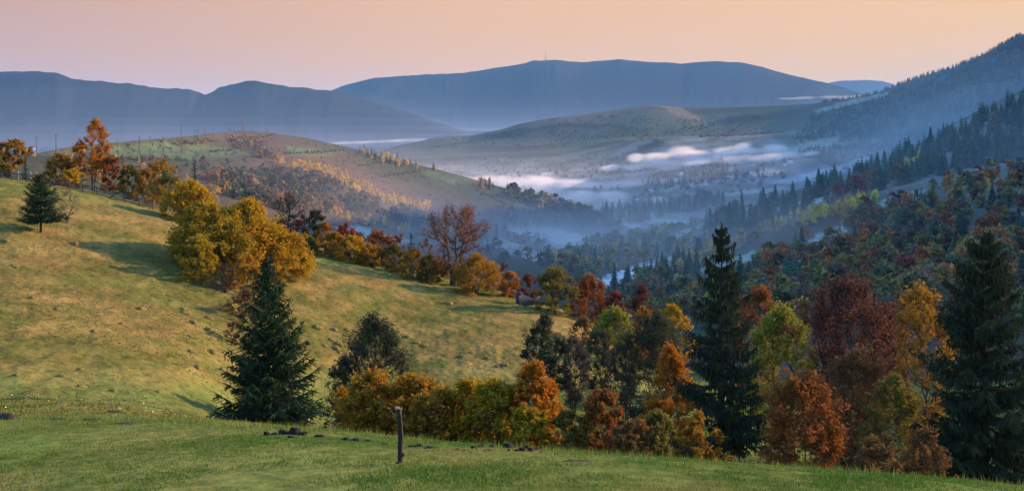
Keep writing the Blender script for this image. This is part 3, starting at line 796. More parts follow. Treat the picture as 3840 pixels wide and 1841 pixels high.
# --- big yellow hazels in the middle of the slope
put('bush', 478, 470, 58, 'upper yellow hazel bush below the dead spruce', foot=560, pal='gold', clumps=153, leaves=6760, lsize=.16, **B)
put('bush', 520, 534, 88, 'broad olive-gold hazel on the shaded left of the big clump', foot=668, pal='hazel', clumps=204, leaves=11250, lsize=.16, **B)
put('bush', 622, 528, 92, 'tall bright golden hazel in the middle of the big clump', foot=680, pal='gold', clumps=221, leaves=13500, lsize=.16, **B)
put('bush', 693, 592, 76, 'golden hazel at the sunlit right end of the big clump', foot=700, pal='gold', clumps=187, leaves=9100, lsize=.15, **B)
put('bush', 500, 606, 52, 'low olive hazel at the lower left foot of the big clump', foot=706, pal='hazel', clumps=60, leaves=3000, lsize=.14, **B)
put('bush', 618, 655, 50, 'low amber scrub in front of the golden hazels', foot=728, pal='amber', clumps=50, leaves=2600, lsize=.13, **B)
put('bush', 570, 575, 76, 'deep olive heart of the big clump between its left and middle hazels', foot=690, pal='hazel', clumps=150, leaves=6500, lsize=.16, **B)
put('bush', 566, 672, 38, 'bare grey thicket under the olive-gold hazel', foot=735, pal='grey', clumps=50, leaves=500, lsize=.07, twig=12, **{**B, 'stems': 8})
put('bush', 610, 735, 45, 'rusty dry bracken left of the tall dark spruce', foot=800, pal='brown', clumps=50, leaves=1500, lsize=.10, **{**B, 'stems': 8})
put('bush', 590, 812, 28, 'low dry scrub on the bank left of the tall dark spruce', foot=862, pal='brown', clumps=30, leaves=500, lsize=.09, twig=9, **{**B, 'stems': 8})
# --- slope loners
put('spruce', 103, 438, 56, 'lone spruce with a bare lower trunk on the left slope', foot=584, bare=.17, whorls=26, per=11, twigs=30, droop=.22, prof_p=.62)
put('bush', 168, 482, 30, 'leafless brown shrub beside the lone spruce', foot=560, pal='brown', base=.12, prof='vase', stems=7, clumps=60, leaves=260, lsize=.06, twig=9, trunk_r=.06)
put('spruce', 676, 645, 122, 'tall dark spruce with branches to the ground beside the meadow edge', Y=60, bare=.02, whorls=46, per=11, twigs=34, droop=.32, prof_p=.78, gap=.28)
# --- along the crest behind the hazels
put('tree', 727, 490, 50, 'black leafless crooked tree on the crest behind the hazels', Y=184, pal='grey', base=.30, prof='round', stems=1, clumps=90, leaves=0, twig=14, trunk_r=.42)
put('bush', 706, 555, 22, 'reddish bare bush behind the black leafless tree', Y=190, pal='maroon', clumps=40, leaves=1400, lsize=.12, **B)
put('bush', 750, 560, 30, 'red-brown low bush right of the black leafless tree', Y=186, pal='maroon', clumps=40, leaves=1300, lsize=.12, **B)
put('tree', 790, 536, 30, 'dark green flat-topped tree right of the black leafless tree', Y=190, pal='alder', base=.35, prof='fan', clumps=45, leaves=1900, lsize=.15)
put('bush', 820, 562, 26, 'orange-tipped bush right of the dark flat-topped tree', Y=187, pal='orange', clumps=45, leaves=2000, lsize=.14, **B)
put('bush', 868, 570, 36, 'rounded dark red bush on the crest', Y=187, pal='red', clumps=60, leaves=2800, lsize=.13, **B)
put('bush', 905, 590, 28, 'purplish bare bush between the two red bushes', Y=189, pal='maroon', clumps=40, leaves=1300, lsize=.12, **B)
put('bush', 950, 588, 44, 'wide rust-red bush on the crest left of the small spruce', Y=186, pal='rust', clumps=70, leaves=3200, lsize=.13, **B)
put('bush', 1000, 590, 26, 'orange-red bush touching the small crest spruce', Y=185, pal='rust', clumps=40, leaves=1600, lsize=.13, **B)
for x, t, h, lab, c in ((772, 600, 30, 'leftmost low olive bush of the hedge along the meadow crest', 'olive'), (834, 592, 38, 'second olive bush of the crest hedge below the orange-tipped bush', 'amber'),
                        (886, 604, 40, 'golden hedge bush below the rounded dark red bush', 'gold'), (936, 622, 36, 'amber hedge bush below the wide rust-red bush', 'amber'),
                        (988, 626, 38, 'olive hedge bush left below the small crest spruce', 'olive'), (1038, 634, 36, 'olive hedge bush in front of the small crest spruce', 'amber'),
                        (1078, 648, 30, 'last olive hedge bush at the foot of the big beech', 'olive')):
    put('bush', x, t, h, lab, Y=180 if x < 1000 else 176, pal=c, clumps=60, leaves=2700, lsize=.13, **B)
put('spruce', 1034, 585, 19, 'small dark spruce poking up from the crest hedge', Y=186, whorls=18, per=7, twigs=10, prof_p=.8)
put('bush', 1070, 600, 26, 'brown leafless bush between the small spruce and the beech', Y=188, pal='brown', clumps=40, leaves=700, lsize=.11, **B)
put('tree', 1143, 524, 84, 'large fan-shaped beech with thin copper leaves on the crest', Y=178, pal='rust', base=.20, prof='fan', stems=4, clumps=150, leaves=1800, lsize=.14, spread=.13, twig=10, trunk_r=.46)
put('bush', 1098, 660, 36, 'flame-orange undergrowth at the left foot of the beech', Y=180, pal='orange', clumps=50, leaves=2600, lsize=.13, **B)
put('bush', 1200, 655, 60, 'dome-shaped olive-gold bush right of the beech', Y=172, pal='amber', clumps=100, leaves=5600, lsize=.13, **B)
put('bush', 1266, 664, 22, 'purple-grey bare bush behind the dome-shaped bush', Y=190, pal='maroon', clumps=30, leaves=900, lsize=.13, **B)
put('bush', 1283, 690, 30, 'orange-brown bush left of the collapsed shed', Y=174, pal='orange', clumps=50, leaves=2200, lsize=.12, **B)
put('bush', 1330, 694, 24, 'scarlet bush behind the collapsed shed', Y=176, pal='red', clumps=45, leaves=2000, lsize=.12, prof='oval', base=.05, stems=4)
put('tree', 1396, 682, 50, 'olive-yellow tree right of the collapsed shed', Y=163, pal='olive', base=.06, prof='round', stems=3, clumps=90, leaves=4600, lsize=.13)
put('tree', 1482, 704, 52, 'broad red-brown beech beyond the end of the meadow', Y=168, pal='rust', base=.08, prof='round', stems=2, clumps=90, leaves=4600, lsize=.14)
put('bush', 1546, 738, 36, 'low red-brown beech between the two taller red trees', Y=166, pal='red', clumps=60, leaves=2600, lsize=.13, **B)
put('tree', 1616, 720, 46, 'dark maroon pointed beech above the yellow-green shrubs', Y=168, pal='maroon', base=.1, prof='oval', stems=2, clumps=80, leaves=3600, lsize=.13)
# --- yellow-green shrubs and grey alders in the dip
put('bush', 1545, 784, 58, 'yellow-green willow shrub at the lower end of the meadow', Y=142, pal='lime', clumps=90, leaves=4400, lsize=.13, **B)
put('bush', 1618, 778, 40, 'golden-green shrub below the maroon beech', Y=146, pal='amber', clumps=60, leaves=3000, lsize=.13, **B)
put('bush', 1690, 776, 52, 'golden shrub top left of the tallest spruce', Y=140, pal='gold', clumps=80, leaves=3800, lsize=.13, **B)
put('bush', 1470, 806, 36, 'brown scrub at the corner of the meadow', Y=146, pal='brown', clumps=50, leaves=1500, lsize=.11, **B)
A = dict(base=.16, prof='fan', stems=5, trunk_r=.10)
put('tree', 1370, 802, 58, 'dark green-topped alder standing against the sunlit meadow', Y=112, pal='alder', clumps=100, leaves=5200, lsize=.11, twig=10, **{**A, 'prof': 'oval'})
put('tree', 1444, 852, 46, 'thin grey leafless alder right of the dark green-topped alder', Y=112, pal='grey', clumps=110, leaves=4200, lsize=.075, twig=14, **A)
put('tree', 1508, 838, 44, 'second grey leafless alder in the dip', Y=116, pal='alder', clumps=110, leaves=4200, lsize=.075, twig=14, **A)
put('tree', 1572, 868, 42, 'grey bare alder left of the broad grey-green one', Y=110, pal='grey', clumps=110, leaves=4200, lsize=.075, twig=14, **A)
put('tree', 1652, 800, 90, 'broad grey-green rounded alder left of the tallest spruce', Y=108, pal='alder', clumps=170, leaves=8000, lsize=.09, twig=12, **{**A, 'prof': 'round', 'stems': 7, 'base': .10})
put('tree', 940, 806, 98, 'dark olive many-stemmed alder in front of the meadow', Y=86, pal='alder', clumps=150, leaves=6800, lsize=.085, twig=10, **{**A, 'prof': 'oval', 'stems': 5})
put('bush', 868, 898, 52, 'low dark twiggy alder shrub left of the many-stemmed alder', Y=84, pal='alder', clumps=90, leaves=2600, lsize=.075, twig=10, **B)
# --- hedge below the near turf
HB = dict(base=.04, prof='fan', stems=6, trunk_r=.06)
for x, t, h, lab, c, n, Yh in ((938, 952, 62, 'amber leafy bush at the left end of the near hedge', 'amber', 4600, 50), (1035, 952, 62, 'amber bush left of the thin part of the near hedge', 'amber', 4400, 49),
                        (1112, 972, 46, 'thin twiggy amber bush of the near hedge above the wooden post', 'amber', 2000, 48), (1176, 958, 46, 'yellow-olive bush of the near hedge', 'gold', 2600, 48),
                        (1245, 962, 52, 'dense olive bush left of the bright orange tree', 'hazel', 3600, 47)):
    put('bush', x, t + 8, h * 1.45, lab, Y=Yh, pal=c, clumps=150, leaves=int(n * 2.0), lsize=.072, twig=8, **HB)
for x, t, h, lab, c, Yh in ((985, 985, 46, 'brownish bush filling the gap between the two amber hedge bushes', 'brown', 54), (1078, 990, 44, 'olive bush behind the gap right of the second amber bush', 'hazel', 54), (1145, 1000, 44, 'low amber bush behind the thin amber bush', 'amber', 53), (1212, 985, 42, 'golden olive bush between the two right bushes of the hedge', 'gold', 53),
                        (1288, 1000, 44, 'brown bush behind the left side of the orange maple', 'brown', 52), (1402, 1010, 44, 'amber bush behind the right side of the orange maple', 'amber', 51), (1478, 1050, 42, 'olive scrub left of the pointed orange-brown bush', 'olive', 48), (1552, 1060, 42, 'brown scrub right behind the pointed orange-brown bush', 'brown', 49), (1622, 1060, 42, 'russet scrub behind the straggly olive shrub', 'rust', 49), (890, 985, 38, 'dark olive bush at the outer left end of the near hedge', 'olive', 54)):
    put('bush', x, t, h * 1.3, lab, Y=Yh, pal=c, clumps=100, leaves=3400, lsize=.075, twig=7, **HB)
put('tree', 1345, 917, 72, 'bright orange pyramidal young maple in the near hedge', Y=47, pal='orange', base=.10, prof='round', stems=2, clumps=130, leaves=7500, lsize=.07, trunk_r=.10)
put('bush', 1330, 1035, 70, 'olive-gold undergrowth round the bright orange maple', Y=45, pal='hazel', clumps=80, leaves=4760, lsize=.07, **HB)
put('bush', 1440, 1040, 56, 'low olive scrub right of the bright orange maple', Y=45, pal='olive', clumps=70, leaves=4080, lsize=.065, **HB)
put('bush', 1513, 988, 60, 'orange-brown bush with a pointed top in the near hedge', Y=45, pal='rust', clumps=100, leaves=6120, lsize=.065, **HB)
put('bush', 1585, 1062, 56, 'low russet scrub right of the pointed orange-brown bush', Y=43, pal='brown', clumps=70, leaves=4080, lsize=.065, **HB)
put('bush', 1650, 1036, 50, 'straggly olive-yellow shrub at the left foot of the tallest spruce', Y=44, pal='olive', clumps=80, leaves=3740, lsize=.065, twig=9, **HB)
put('tree', 1690, 880, 74, 'flame-orange maple half hidden by the tallest spruce', Y=84, pal='orange', base=.06, prof='birch', stems=2, clumps=120, leaves=6800, lsize=.095)
put('spruce', 1815, 563, 124, 'tallest spruce with sparse drooping branches in the right half', Y=75, pal='cones', bare=.02, whorls=29, per=10, twigs=40, droop=.60, prof_p=.72, gap=.26, sprays=1.5, skirt=.95)
put('bush', 1760, 1045, 60, 'amber undergrowth beneath the tallest spruce', Y=68, pal='amber', clumps=70, leaves=3000, lsize=.09, **B)
put('tree', 1910, 728, 68, 'red-brown beech behind the tallest spruce', Y=124, pal='rust', base=.12, prof='round', stems=2, clumps=90, leaves=4200, lsize=.12)
put('tree', 1972, 776, 94, 'yellow-green maple right of the tallest spruce', Y=90, pal='lime', base=.10, prof='round', stems=2, clumps=170, leaves=10000, lsize=.10)
put('bush', 2022, 958, 112, 'wide copper-orange young beech in front of the maroon beech', Y=58, pal='rust', base=.05, prof='fan', stems=5, clumps=170, leaves=8600, lsize=.085, trunk_r=.08)
put('tree', 2135, 720, 132, 'big maroon beech with upright limbs on the right', Y=80, pal='maroon', base=.10, prof='fan', stems=5, clumps=230, leaves=11000, lsize=.09, twig=10, trunk_r=.22)
put('bush', 2160, 900, 120, 'rusty lower boughs of the young beeches under the maroon beech', Y=74, pal='brown', clumps=130, leaves=6000, lsize=.09, **B)
put('tree', 2312, 734, 98, 'orange beech between the maroon beech and the rightmost spruce', Y=92, pal='amber', base=.15, prof='fan', stems=4, clumps=170, leaves=7600, lsize=.10, twig=9)
put('bush', 2250, 960, 90, 'olive-brown thicket below the orange beech', Y=70, pal='olive', clumps=110, leaves=5200, lsize=.09, **B)
put('spruce', 2476, 586, 168, 'massive dark spruce filling the right edge', Y=65, pal='cones', bare=.02, whorls=32, per=12, twigs=48, droop=.50, prof_p=.62, gap=.24, sprays=1.5, skirt=.9)
put('bush', 2330, 1090, 70, 'dark brown scrub left of the foot of the rightmost spruce', Y=58, pal='brown', clumps=80, leaves=2600, lsize=.08, **B)
put('bush', 2200, 1110, 70, 'brown scrub along the turf edge below the maroon beech', Y=52, pal='brown', clumps=80, leaves=2600, lsize=.075, **B)
put('spruce', 2640, 640, 120, 'spruce just outside the right edge', Y=80, whorls=26, per=8, twigs=16, droop=.5, prof_p=.65)
print('near plants tris', TRI[0], round(time.time() - T0, 1))

# ------------------------------------------------------------------ trees of the slopes and the valley
def far_spruce(seed, layers=9, spikes=10):
    """unit spruce (height 1): drooping tiers of separate boughs round a stem"""
    r = np.random.default_rng(seed); V = []; F = []; off = 0
    V.append(np.array([(.012, 0, -.03), (-.006, .01, -.03), (-.006, -.01, -.03), (0, 0, .9)])); F += [(0, 1, 3), (1, 2, 3), (2, 0, 3)]; off = 4
    nw = len(F)
    for i in range(layers):
        h = .06 + .90 * i / layers; rad = .25 * (1 - h) ** .85 + .014; dz = .17 * (1 - h) + .045
        for j in range(spikes):
            a = 6.283 * (j + r.random() * .7) / spikes + i; rr = rad * (.6 + .6 * r.random()); w_ = .55 * 6.283 / spikes * rr * 1.25
            c, s = math.cos(a), math.sin(a); zt = h + dz * (.75 + .3 * r.random()); zl = h - .03 * r.random()
            V.append(np.array([(0, 0, zt), (c * rr - s * 0, s * rr, zl), (c * rr * .62 - s * w_, s * rr * .62 + c * w_, zl + dz * .12), (c * rr * .62 + s * w_, s * rr * .62 - c * w_, zl + dz * .12)]))
            F += [(off, off + 2, off + 1), (off, off + 1, off + 3)]; off += 4
    V = np.concatenate(V); fm = np.ones(len(F), int); fm[:nw] = 0
    return V, np.array(F), fm, np.repeat(r.random(len(V) // 4 + 1), 4)[:len(V)]
def far_broad(seed, n=95, prof='round', wid=.42, base=.08, ls=.062):
    """unit broadleaf tree (height 1): stem, limbs and leaf sprays"""
    r = np.random.default_rng(seed); hs, ws = PROFILE[prof]
    V = [np.array([(.016, 0, -.05), (-.008, .014, -.05), (-.008, -.014, -.05), (0, 0, .8)])]; F = [(0, 1, 3), (1, 2, 3), (2, 0, 3)]; off = 4
    for j in range(6):
        a = r.random() * 6.283; h = .2 + .4 * r.random(); e = np.array([math.cos(a) * wid * .7, math.sin(a) * wid * .7, h + .25])
        V.append(np.array([(0, 0, h), (.008, .008, h + .02), e])); F.append((off, off + 1, off + 2)); off += 3
    nw = len(F)
    ncl = 15; h = r.random(ncl) ** .85; a = r.random(ncl) * 6.283; q_ = np.sqrt(r.random(ncl)) * .75
    cc = np.stack([np.cos(a) * np.interp(h, hs, ws) * wid * q_, np.sin(a) * np.interp(h, hs, ws) * wid * q_, base + (1 - base) * h * .94], 1)
    P = cc[r.integers(0, ncl, n)] + r.normal(size=(n, 3)) * np.array([.30 * wid, .30 * wid, .075])
    P[:, 2] = np.clip(P[:, 2], base * .5, 1.0)
    lim = np.interp((P[:, 2] - base) / (1 - base), hs, ws) * wid * 1.12; d = np.hypot(P[:, 0], P[:, 1])
    P[:, :2] *= np.minimum(1, lim / np.maximum(d, 1e-6))[:, None]
    v, qd, rn = leaf_quads(P, 1.35 * ls * (.6 + .8 * r.random(n)), r, aspect=.8)
    V.append(v); qd = qd + off; nw = 3
    F = np.concatenate([np.array(F), qd])
    fm = np.ones(len(F), int); fm[:nw] = 0
    V = np.concatenate(V); return V, F, fm, np.concatenate([np.zeros(off), rn])
FAR = {'spruce': [far_spruce(900 + i, 8 + i % 3, 9 + i % 3) for i in range(5)],
       'birch': [far_broad(930 + i, 110, 'birch', .25 + .03 * (i % 3), .08, .055) for i in range(5)],
       'beech': [far_broad(960 + i, 190, ('round', 'oval', 'bush')[i % 3], .42 + .05 * (i % 3), .03, .066) for i in range(6)]}
LOW = {'spruce': [far_spruce(900 + i, 6, 7) for i in range(5)], 'birch': [far_broad(930 + i, 45, 'birch', .25 + .03 * (i % 3), .08, .085) for i in range(5)],
       'beech': [far_broad(960 + i, 75, ('round', 'oval', 'bush')[i % 3], .42 + .05 * (i % 3), .03, .105) for i in range(6)], 'hedge': [far_broad(980 + i, 26, 'bush', .5, .03, .17) for i in range(6)]}
FARLEAF = {'spruce': leaf_mat('distant needles', (1.15, 1.15, 1.15), (.7, .7, .7), .08, 'object'), 'birch': leaf_mat('distant birch leaves', (1.25, 1.2, 1.1), (.75, .8, .8), .36, 'object'),
           'beech': leaf_mat('distant leaves', (1.25, 1.2, 1.1), (.7, .75, .8), .3, 'object')}
MASSLEAF = leaf_mat('massed leaves', (1.2, 1.2, 1.1), (.72, .75, .78), .25, 'tint')
FAR_ME = {k: [mesh_np(k, v, f, 3, [BARK, FARLEAF[k]], fm, {'leaf': ('FLOAT', rn)}) for v, f, fm, rn in vs] for k, vs in FAR.items()}
HUE = {'spruce': [(.026, .044, .030), (.020, .036, .028), (.032, .050, .030)],
       'gold': [(.25, .165, .045), (.29, .185, .045), (.23, .14, .04)], 'orange': [(.25, .12, .035), (.22, .135, .045)], 'lime': [(.26, .24, .05), (.22, .22, .05)],
       'rust': [(.17, .070, .030), (.20, .095, .036), (.13, .055, .030)], 'red': [(.15, .045, .030), (.12, .040, .030)], 'olive': [(.11, .095, .035), (.085, .085, .036), (.13, .10, .036)],
       'brown': [(.105, .072, .045), (.080, .058, .042)], 'dark': [(.045, .052, .035), (.055, .050, .038)], 'pale': [(.20, .17, .12), (.16, .15, .11)]}
# outline, how many, distances, mix of (kind, hue, share), height in metres, where it is, open ground left free
OPEN = [p[0] for p in PATCHES]
ZONES = [
 ('the wooded slope low on the right', [(2560,1150),(2700,1085),(2900,965),(3060,885),(3200,805),(3380,745),(3560,690),(3860,612),(3860,1230),(2700,1230)], 760, (400, 1150),
   [('spruce','spruce',.32),('beech','dark',.12),('beech','rust',.13),('beech','olive',.16),('beech','brown',.13),('birch','gold',.04),('birch','lime',.05),('beech','red',.05)], (6, 15)),
 ('the dark spruce belt high on the right', [(2560,872),(2830,790),(3130,685),(3430,565),(3860,350),(3860,600),(3500,668),(3280,722),(3000,820),(2780,885),(2600,900)], 460, (950, 2100),
   [('spruce','spruce',.86),('beech','brown',.05),('beech','red',.04),('birch','lime',.05)], (14, 24)),
 ('the golden birch belt below the spruce wood', [(2880,850),(2990,800),(3120,765),(3300,735),(3330,765),(3150,815),(3000,855),(2880,885)], 90, (800, 1500), [('birch','gold',.5),('birch','lime',.25),('birch','orange',.25)], (8, 13)),
 ('the birch clumps inside the spruce wood', [(3560,575),(3640,500),(3720,490),(3800,480),(3800,530),(3680,560),(3580,600)], 26, (900, 2000), [('birch','gold',.4),('birch','lime',.6)], (12, 18)),
 ('the pale larch edge of the spruce wood', [(3330,640),(3420,600),(3450,610),(3400,650),(3300,690)], 26, (900, 2000), [('birch','lime',1.)], (10, 16)),
 ('the wooded spur above the river bend', [(2060,985),(2250,925),(2480,870),(2640,835),(2830,795),(2890,880),(2740,960),(2560,1050),(2400,1090),(2150,1060)], 340, (550, 1300),
   [('spruce','spruce',.40),('birch','gold',.16),('beech','olive',.20),('beech','brown',.16),('birch','orange',.08)], (5, 12.5)),
 ('the shady foot of the spur behind the red beeches', [(2060,1015),(2300,1045),(2500,1065),(2720,1080),(2720,1180),(2300,1170),(2080,1100)], 130, (330, 950),
   [('beech','olive',.3),('beech','brown',.3),('spruce','spruce',.2),('birch','pale',.1),('beech','dark',.1)], (4, 9)),
 ('the crest of the spur above the river bend', [(2060,1000),(2200,925),(2350,895),(2480,875),(2600,850),(2620,862),(2480,895),(2350,915),(2200,950),(2080,1010)], 60, (700, 1300), [('birch','gold',.3),('beech','olive',.4),('spruce','spruce',.3)], (6, 12)),
 ('the golden band across the tower hill', [(1050,610),(1240,640),(1300,665),(1470,740),(1620,775),(1600,800),(1440,765),(1330,720),(1180,668),(1050,640)], 210, (600, 1500), [('birch','gold',.66),('birch','orange',.2),('spruce','spruce',.14)], (6, 11)),
 ('the bronze wood on the lower tower hill', [(760,660),(1040,640),(1250,680),(1340,735),(1460,780),(1640,820),(1560,860),(1300,800),(1050,790),(860,740)], 420, (500, 1500), [('beech','dark',.45),('beech','brown',.25),('spruce','spruce',.12),('beech','rust',.12),('birch','gold',.06)], (6, 10)),
 ('the sunlit birch row low on the tower hill', [(770,695),(960,690),(1120,720),(1300,800),(1540,860),(1540,885),(1270,825),(1100,760),(800,730)], 110, (400, 1200), [('birch','gold',.5),('birch','orange',.35),('beech','rust',.15)], (5, 9)),
 ('the skyline of the tower hill above the fog', [(1330,560),(1420,588),(1565,622),(1715,660),(1900,710),(2000,735),(2000,760),(1880,728),(1700,680),(1540,640),(1380,598)], 90, (1200, 1750), [('birch','gold',.45),('spruce','spruce',.25),('birch','orange',.15),('beech','olive',.15)], (7, 13)),
 ('the scrub patch on the tower hill side', [(860,520),(930,535),(1000,560),(1060,600),(1020,620),(930,580),(870,550)], 60, (700, 1500), [('beech','brown',.4),('birch','gold',.35),('beech','dark',.25)], (4, 8)),
 ('the near flank of the tower hill on the left', [(300,560),(520,545),(900,560),(900,640),(700,690),(420,650),(260,620)], 46, (500, 1300), [('beech','dark',.5),('beech','brown',.2),('birch','gold',.3)], (4, 8)),
 ('the lit birches behind the fence', [(220,590),(330,590),(430,640),(440,690),(330,690),(230,640)], 34, (450, 1000), [('birch','gold',.7),('birch','orange',.3)], (5, 8)),
 ('the dark tail of the tower hill', [(1900,712),(2087,755),(2206,795),(2330,850),(2340,880),(2200,840),(2050,795),(1900,750)], 120, (1000, 1900), [('beech','dark',.5),('beech','olive',.3),('spruce','spruce',.2)], (8, 15)),
 ('the frosted fields at the foot of the tower hill', [(1600,780),(1900,780),(2200,850),(2330,885),(2230,960),(2040,1000),(1800,980),(1600,900)], 150, (500, 1600), [('beech','brown',.35),('beech','dark',.25),('spruce','spruce',.25),('birch','pale',.15)], (5, 11)),
 ('the misty village valley', [(1850,640),(2300,600),(2700,600),(2980,580),(2960,680),(2800,730),(2500,770),(2250,760),(2000,735),(1850,700)], 230, (2300, 4600), [('spruce','spruce',.45),('beech','dark',.35),('beech','brown',.2)], (8, 18)),
 ('the tree lines along the valley lanes', [(2420,680),(2640,650),(2900,640),(2900,665),(2650,690),(2440,720)], 70, (2300, 4600), [('spruce','spruce',.6),('beech','dark',.4)], (14, 24)),
 ('the dark spruce strip above the river', [(2230,800),(2330,775),(2480,765),(2700,735),(2720,770),(2500,815),(2330,850)], 170, (1800, 3300), [('spruce','spruce',1.)], (16, 26)),
 ('the bare hill across the valley', [(1620,520),(1760,512),(1950,470),(2090,448),(2250,470),(2500,470),(2700,440),(2900,430),(2950,470),(2600,505),(2300,530),(1900,540),(1650,545)], 60, (4600, 6000), [('beech','dark',.7),('spruce','spruce',.3)], (6, 14)),
]
MTN = ([(2940,560),(3040,440),(3150,394),(3280,362),(3400,330),(3578,262),(3727,196),(3860,132),(3860,350),(3560,470),(3420,560),(3300,640),(3150,640),(3050,600)], 2400, (3300, 5300))
def sample_zone(poly, n, rr, open_polys=()):
    p = np.array(poly, float); u0, v0 = p.min(0); u1, v1 = p.max(0)
    U = rng.uniform(u0, u1, n * 12); Vv = rng.uniform(v0, v1, n * 12)
    ok = in_poly(U, Vv, poly)
    for op in open_polys: ok &= ~in_poly(U, Vv, op)
    U, Vv = U[ok], Vv[ok]
    # natural gathering: thin by a coarse noise
    dens = vnoise(U / 60, Vv / 34, 5) * .7 + vnoise(U / 22, Vv / 14, 9) * .5
    keep = dens > rng.random(len(U)) * .95
    U, Vv = U[keep][:n], Vv[keep][:n]
    P = pick(U, Vv, rr[0], rr[1])
    ok = ~np.isnan(P[:, 0]); return P[ok]
WH = {'the shady foot of the spur behind the red beeches': 'at the shady spur foot', 'the wooded slope low on the right': 'on the low wooded slope', 'the dark spruce belt high on the right': 'in the high spruce belt', 'the golden birch belt below the spruce wood': 'in the golden birch belt', 'the birch clumps inside the spruce wood': 'inside the spruce wood', 'the pale larch edge of the spruce wood': 'edging the spruce wood', 'the wooded spur above the river bend': 'on the wooded spur', 'the crest of the spur above the river bend': 'on the spur crest', 'the golden band across the tower hill': 'in the golden hill band', 'the bronze wood on the lower tower hill': 'in the bronze wood', 'the sunlit birch row low on the tower hill': 'in the low birch row', 'the skyline of the tower hill above the fog': 'on the hill skyline', 'the scrub patch on the tower hill side': 'in the hillside scrub', 'the near flank of the tower hill on the left': 'on the near hill flank', 'the lit birches behind the fence': 'beyond the fence', 'the dark tail of the tower hill': 'on the dark hill tail', 'the frosted fields at the foot of the tower hill': 'in the frosted fields', 'the misty village valley': 'in the misty valley', 'the tree lines along the valley lanes': 'along the valley lanes', 'the dark spruce strip above the river': 'in the river spruce strip', 'the bare hill across the valley': 'on the bare hill'}
TREES = []
for where, poly, n, rr, mix, (h0, h1) in ZONES:
    P = sample_zone(poly, n, rr, OPEN)
    sh = np.array([m[2] for m in mix]); cl = vnoise(P[:, 0] / (P[:, 1] * .03), P[:, 1] / (P[:, 1].mean() * .06), 13)
    cs = np.cumsum(sh / sh.sum()); pickv = np.clip(.55 * rng.random(len(P)) + .45 * np.clip((cl - .5) * 1.7 + .5, 0, 1), 0, .9999)
    for p, c in zip(P, pickv):
        kind, hue, _ = mix[int(np.searchsorted(cs, c))]
        h = rng.uniform(h0, h1) * (.9 if kind == 'birch' else 1.25 if kind == 'spruce' else 1.0)
        TREES.append((h / p[1], kind, hue, p, h, where))
TREES.sort(key=lambda t_: -t_[0])
HUEWORD = {'spruce': 'dark', 'gold': 'golden', 'orange': 'orange', 'lime': 'yellow-green', 'rust': 'rust-brown', 'red': 'dark red', 'olive': 'olive', 'brown': 'grey-brown', 'dark': 'dark olive', 'pale': 'straw-coloured'}
KWORD = {'spruce': 'spruce', 'birch': 'birch', 'beech': 'round tree'}
LM_R = [(2210,'above the broad red-brown beech'),(2310,'above the low red-brown beech'),(2410,'above the dark maroon beech'),(2520,'above the golden shrub'),(2640,'left of the tallest spruce'),(2760,'right of the tallest spruce'),(2850,'above the half-hidden red-brown beech'),
        (2945,'above the yellow-green maple'),(3060,'left above the big maroon beech'),(3180,'above the big maroon beech'),(3320,'between maroon and orange beeches'),(3460,'above the orange beech'),(3600,'left of the massive spruce'),(3720,'near the massive spruce tip'),(9999,'by the right picture edge')]
LM_L = [(150,'below the leftmost pole'),(300,'behind the tall orange tree'),(420,'behind the rust-orange tree'),(560,'behind the golden olive bush'),(700,'below the tallest pole'),(820,'left below the radio tower'),(930,'below the radio tower'),(1060,'right below the radio tower'),
        (1180,'behind the black leafless tree'),(1290,'behind the dark red bush'),(1400,'behind the wide rust-red bush'),(1520,'left of the fan-shaped beech'),(1640,'left behind the fan-shaped beech'),(1760,'behind the fan-shaped beech'),(1900,'above the dome-shaped bush'),(2040,'above the scarlet bush'),(9999,'above the olive-yellow tree')]
LM_V = [(1950,'left of the thick fog bank'),(2100,'by the thick fog bank'),(2250,'right of the thick fog bank'),(2400,'near the long white house'),(2520,'near the smoke puff'),(2650,'below the long fog bank'),(2800,'below the fog tail'),(9999,'near the bright white house')]
ORD = ['', 'second', 'third', 'fourth', 'fifth', 'sixth', 'seventh', 'eighth', 'ninth', 'tenth', 'eleventh', 'twelfth', 'thirteenth', 'fourteenth', 'fifteenth', 'sixteenth', 'seventeenth', 'eighteenth', 'nineteenth', 'twentieth', 'twenty-first', 'twenty-second', 'twenty-third', 'twenty-fourth', 'twenty-fifth', 'twenty-sixth', 'twenty-seventh', 'twenty-eighth', 'twenty-ninth', 'thirtieth']
cnt = {'spruce': 0, 'birch': 0, 'beech': 0}; rest = {}; cells = {}
def only(v, f, rn):
    used, inv = np.unique(f, return_inverse=True)
    return v[used], inv.reshape(f.shape), rn[used]
FAR_P = {}
for k, vs in FAR.items():
    FAR_P[k] = []
    for v, f, fm, rn in vs:
        tv, tf, _ = only(v, f[fm == 0], rn); cv, cf, cr = only(v, f[fm == 1], rn)
        FAR_P[k].append((mesh_np('trunk', tv, tf, 3, [BARK]), mesh_np('crown', cv, cf, 3, [FARLEAF[k]], None, {'leaf': ('FLOAT', cr)})))
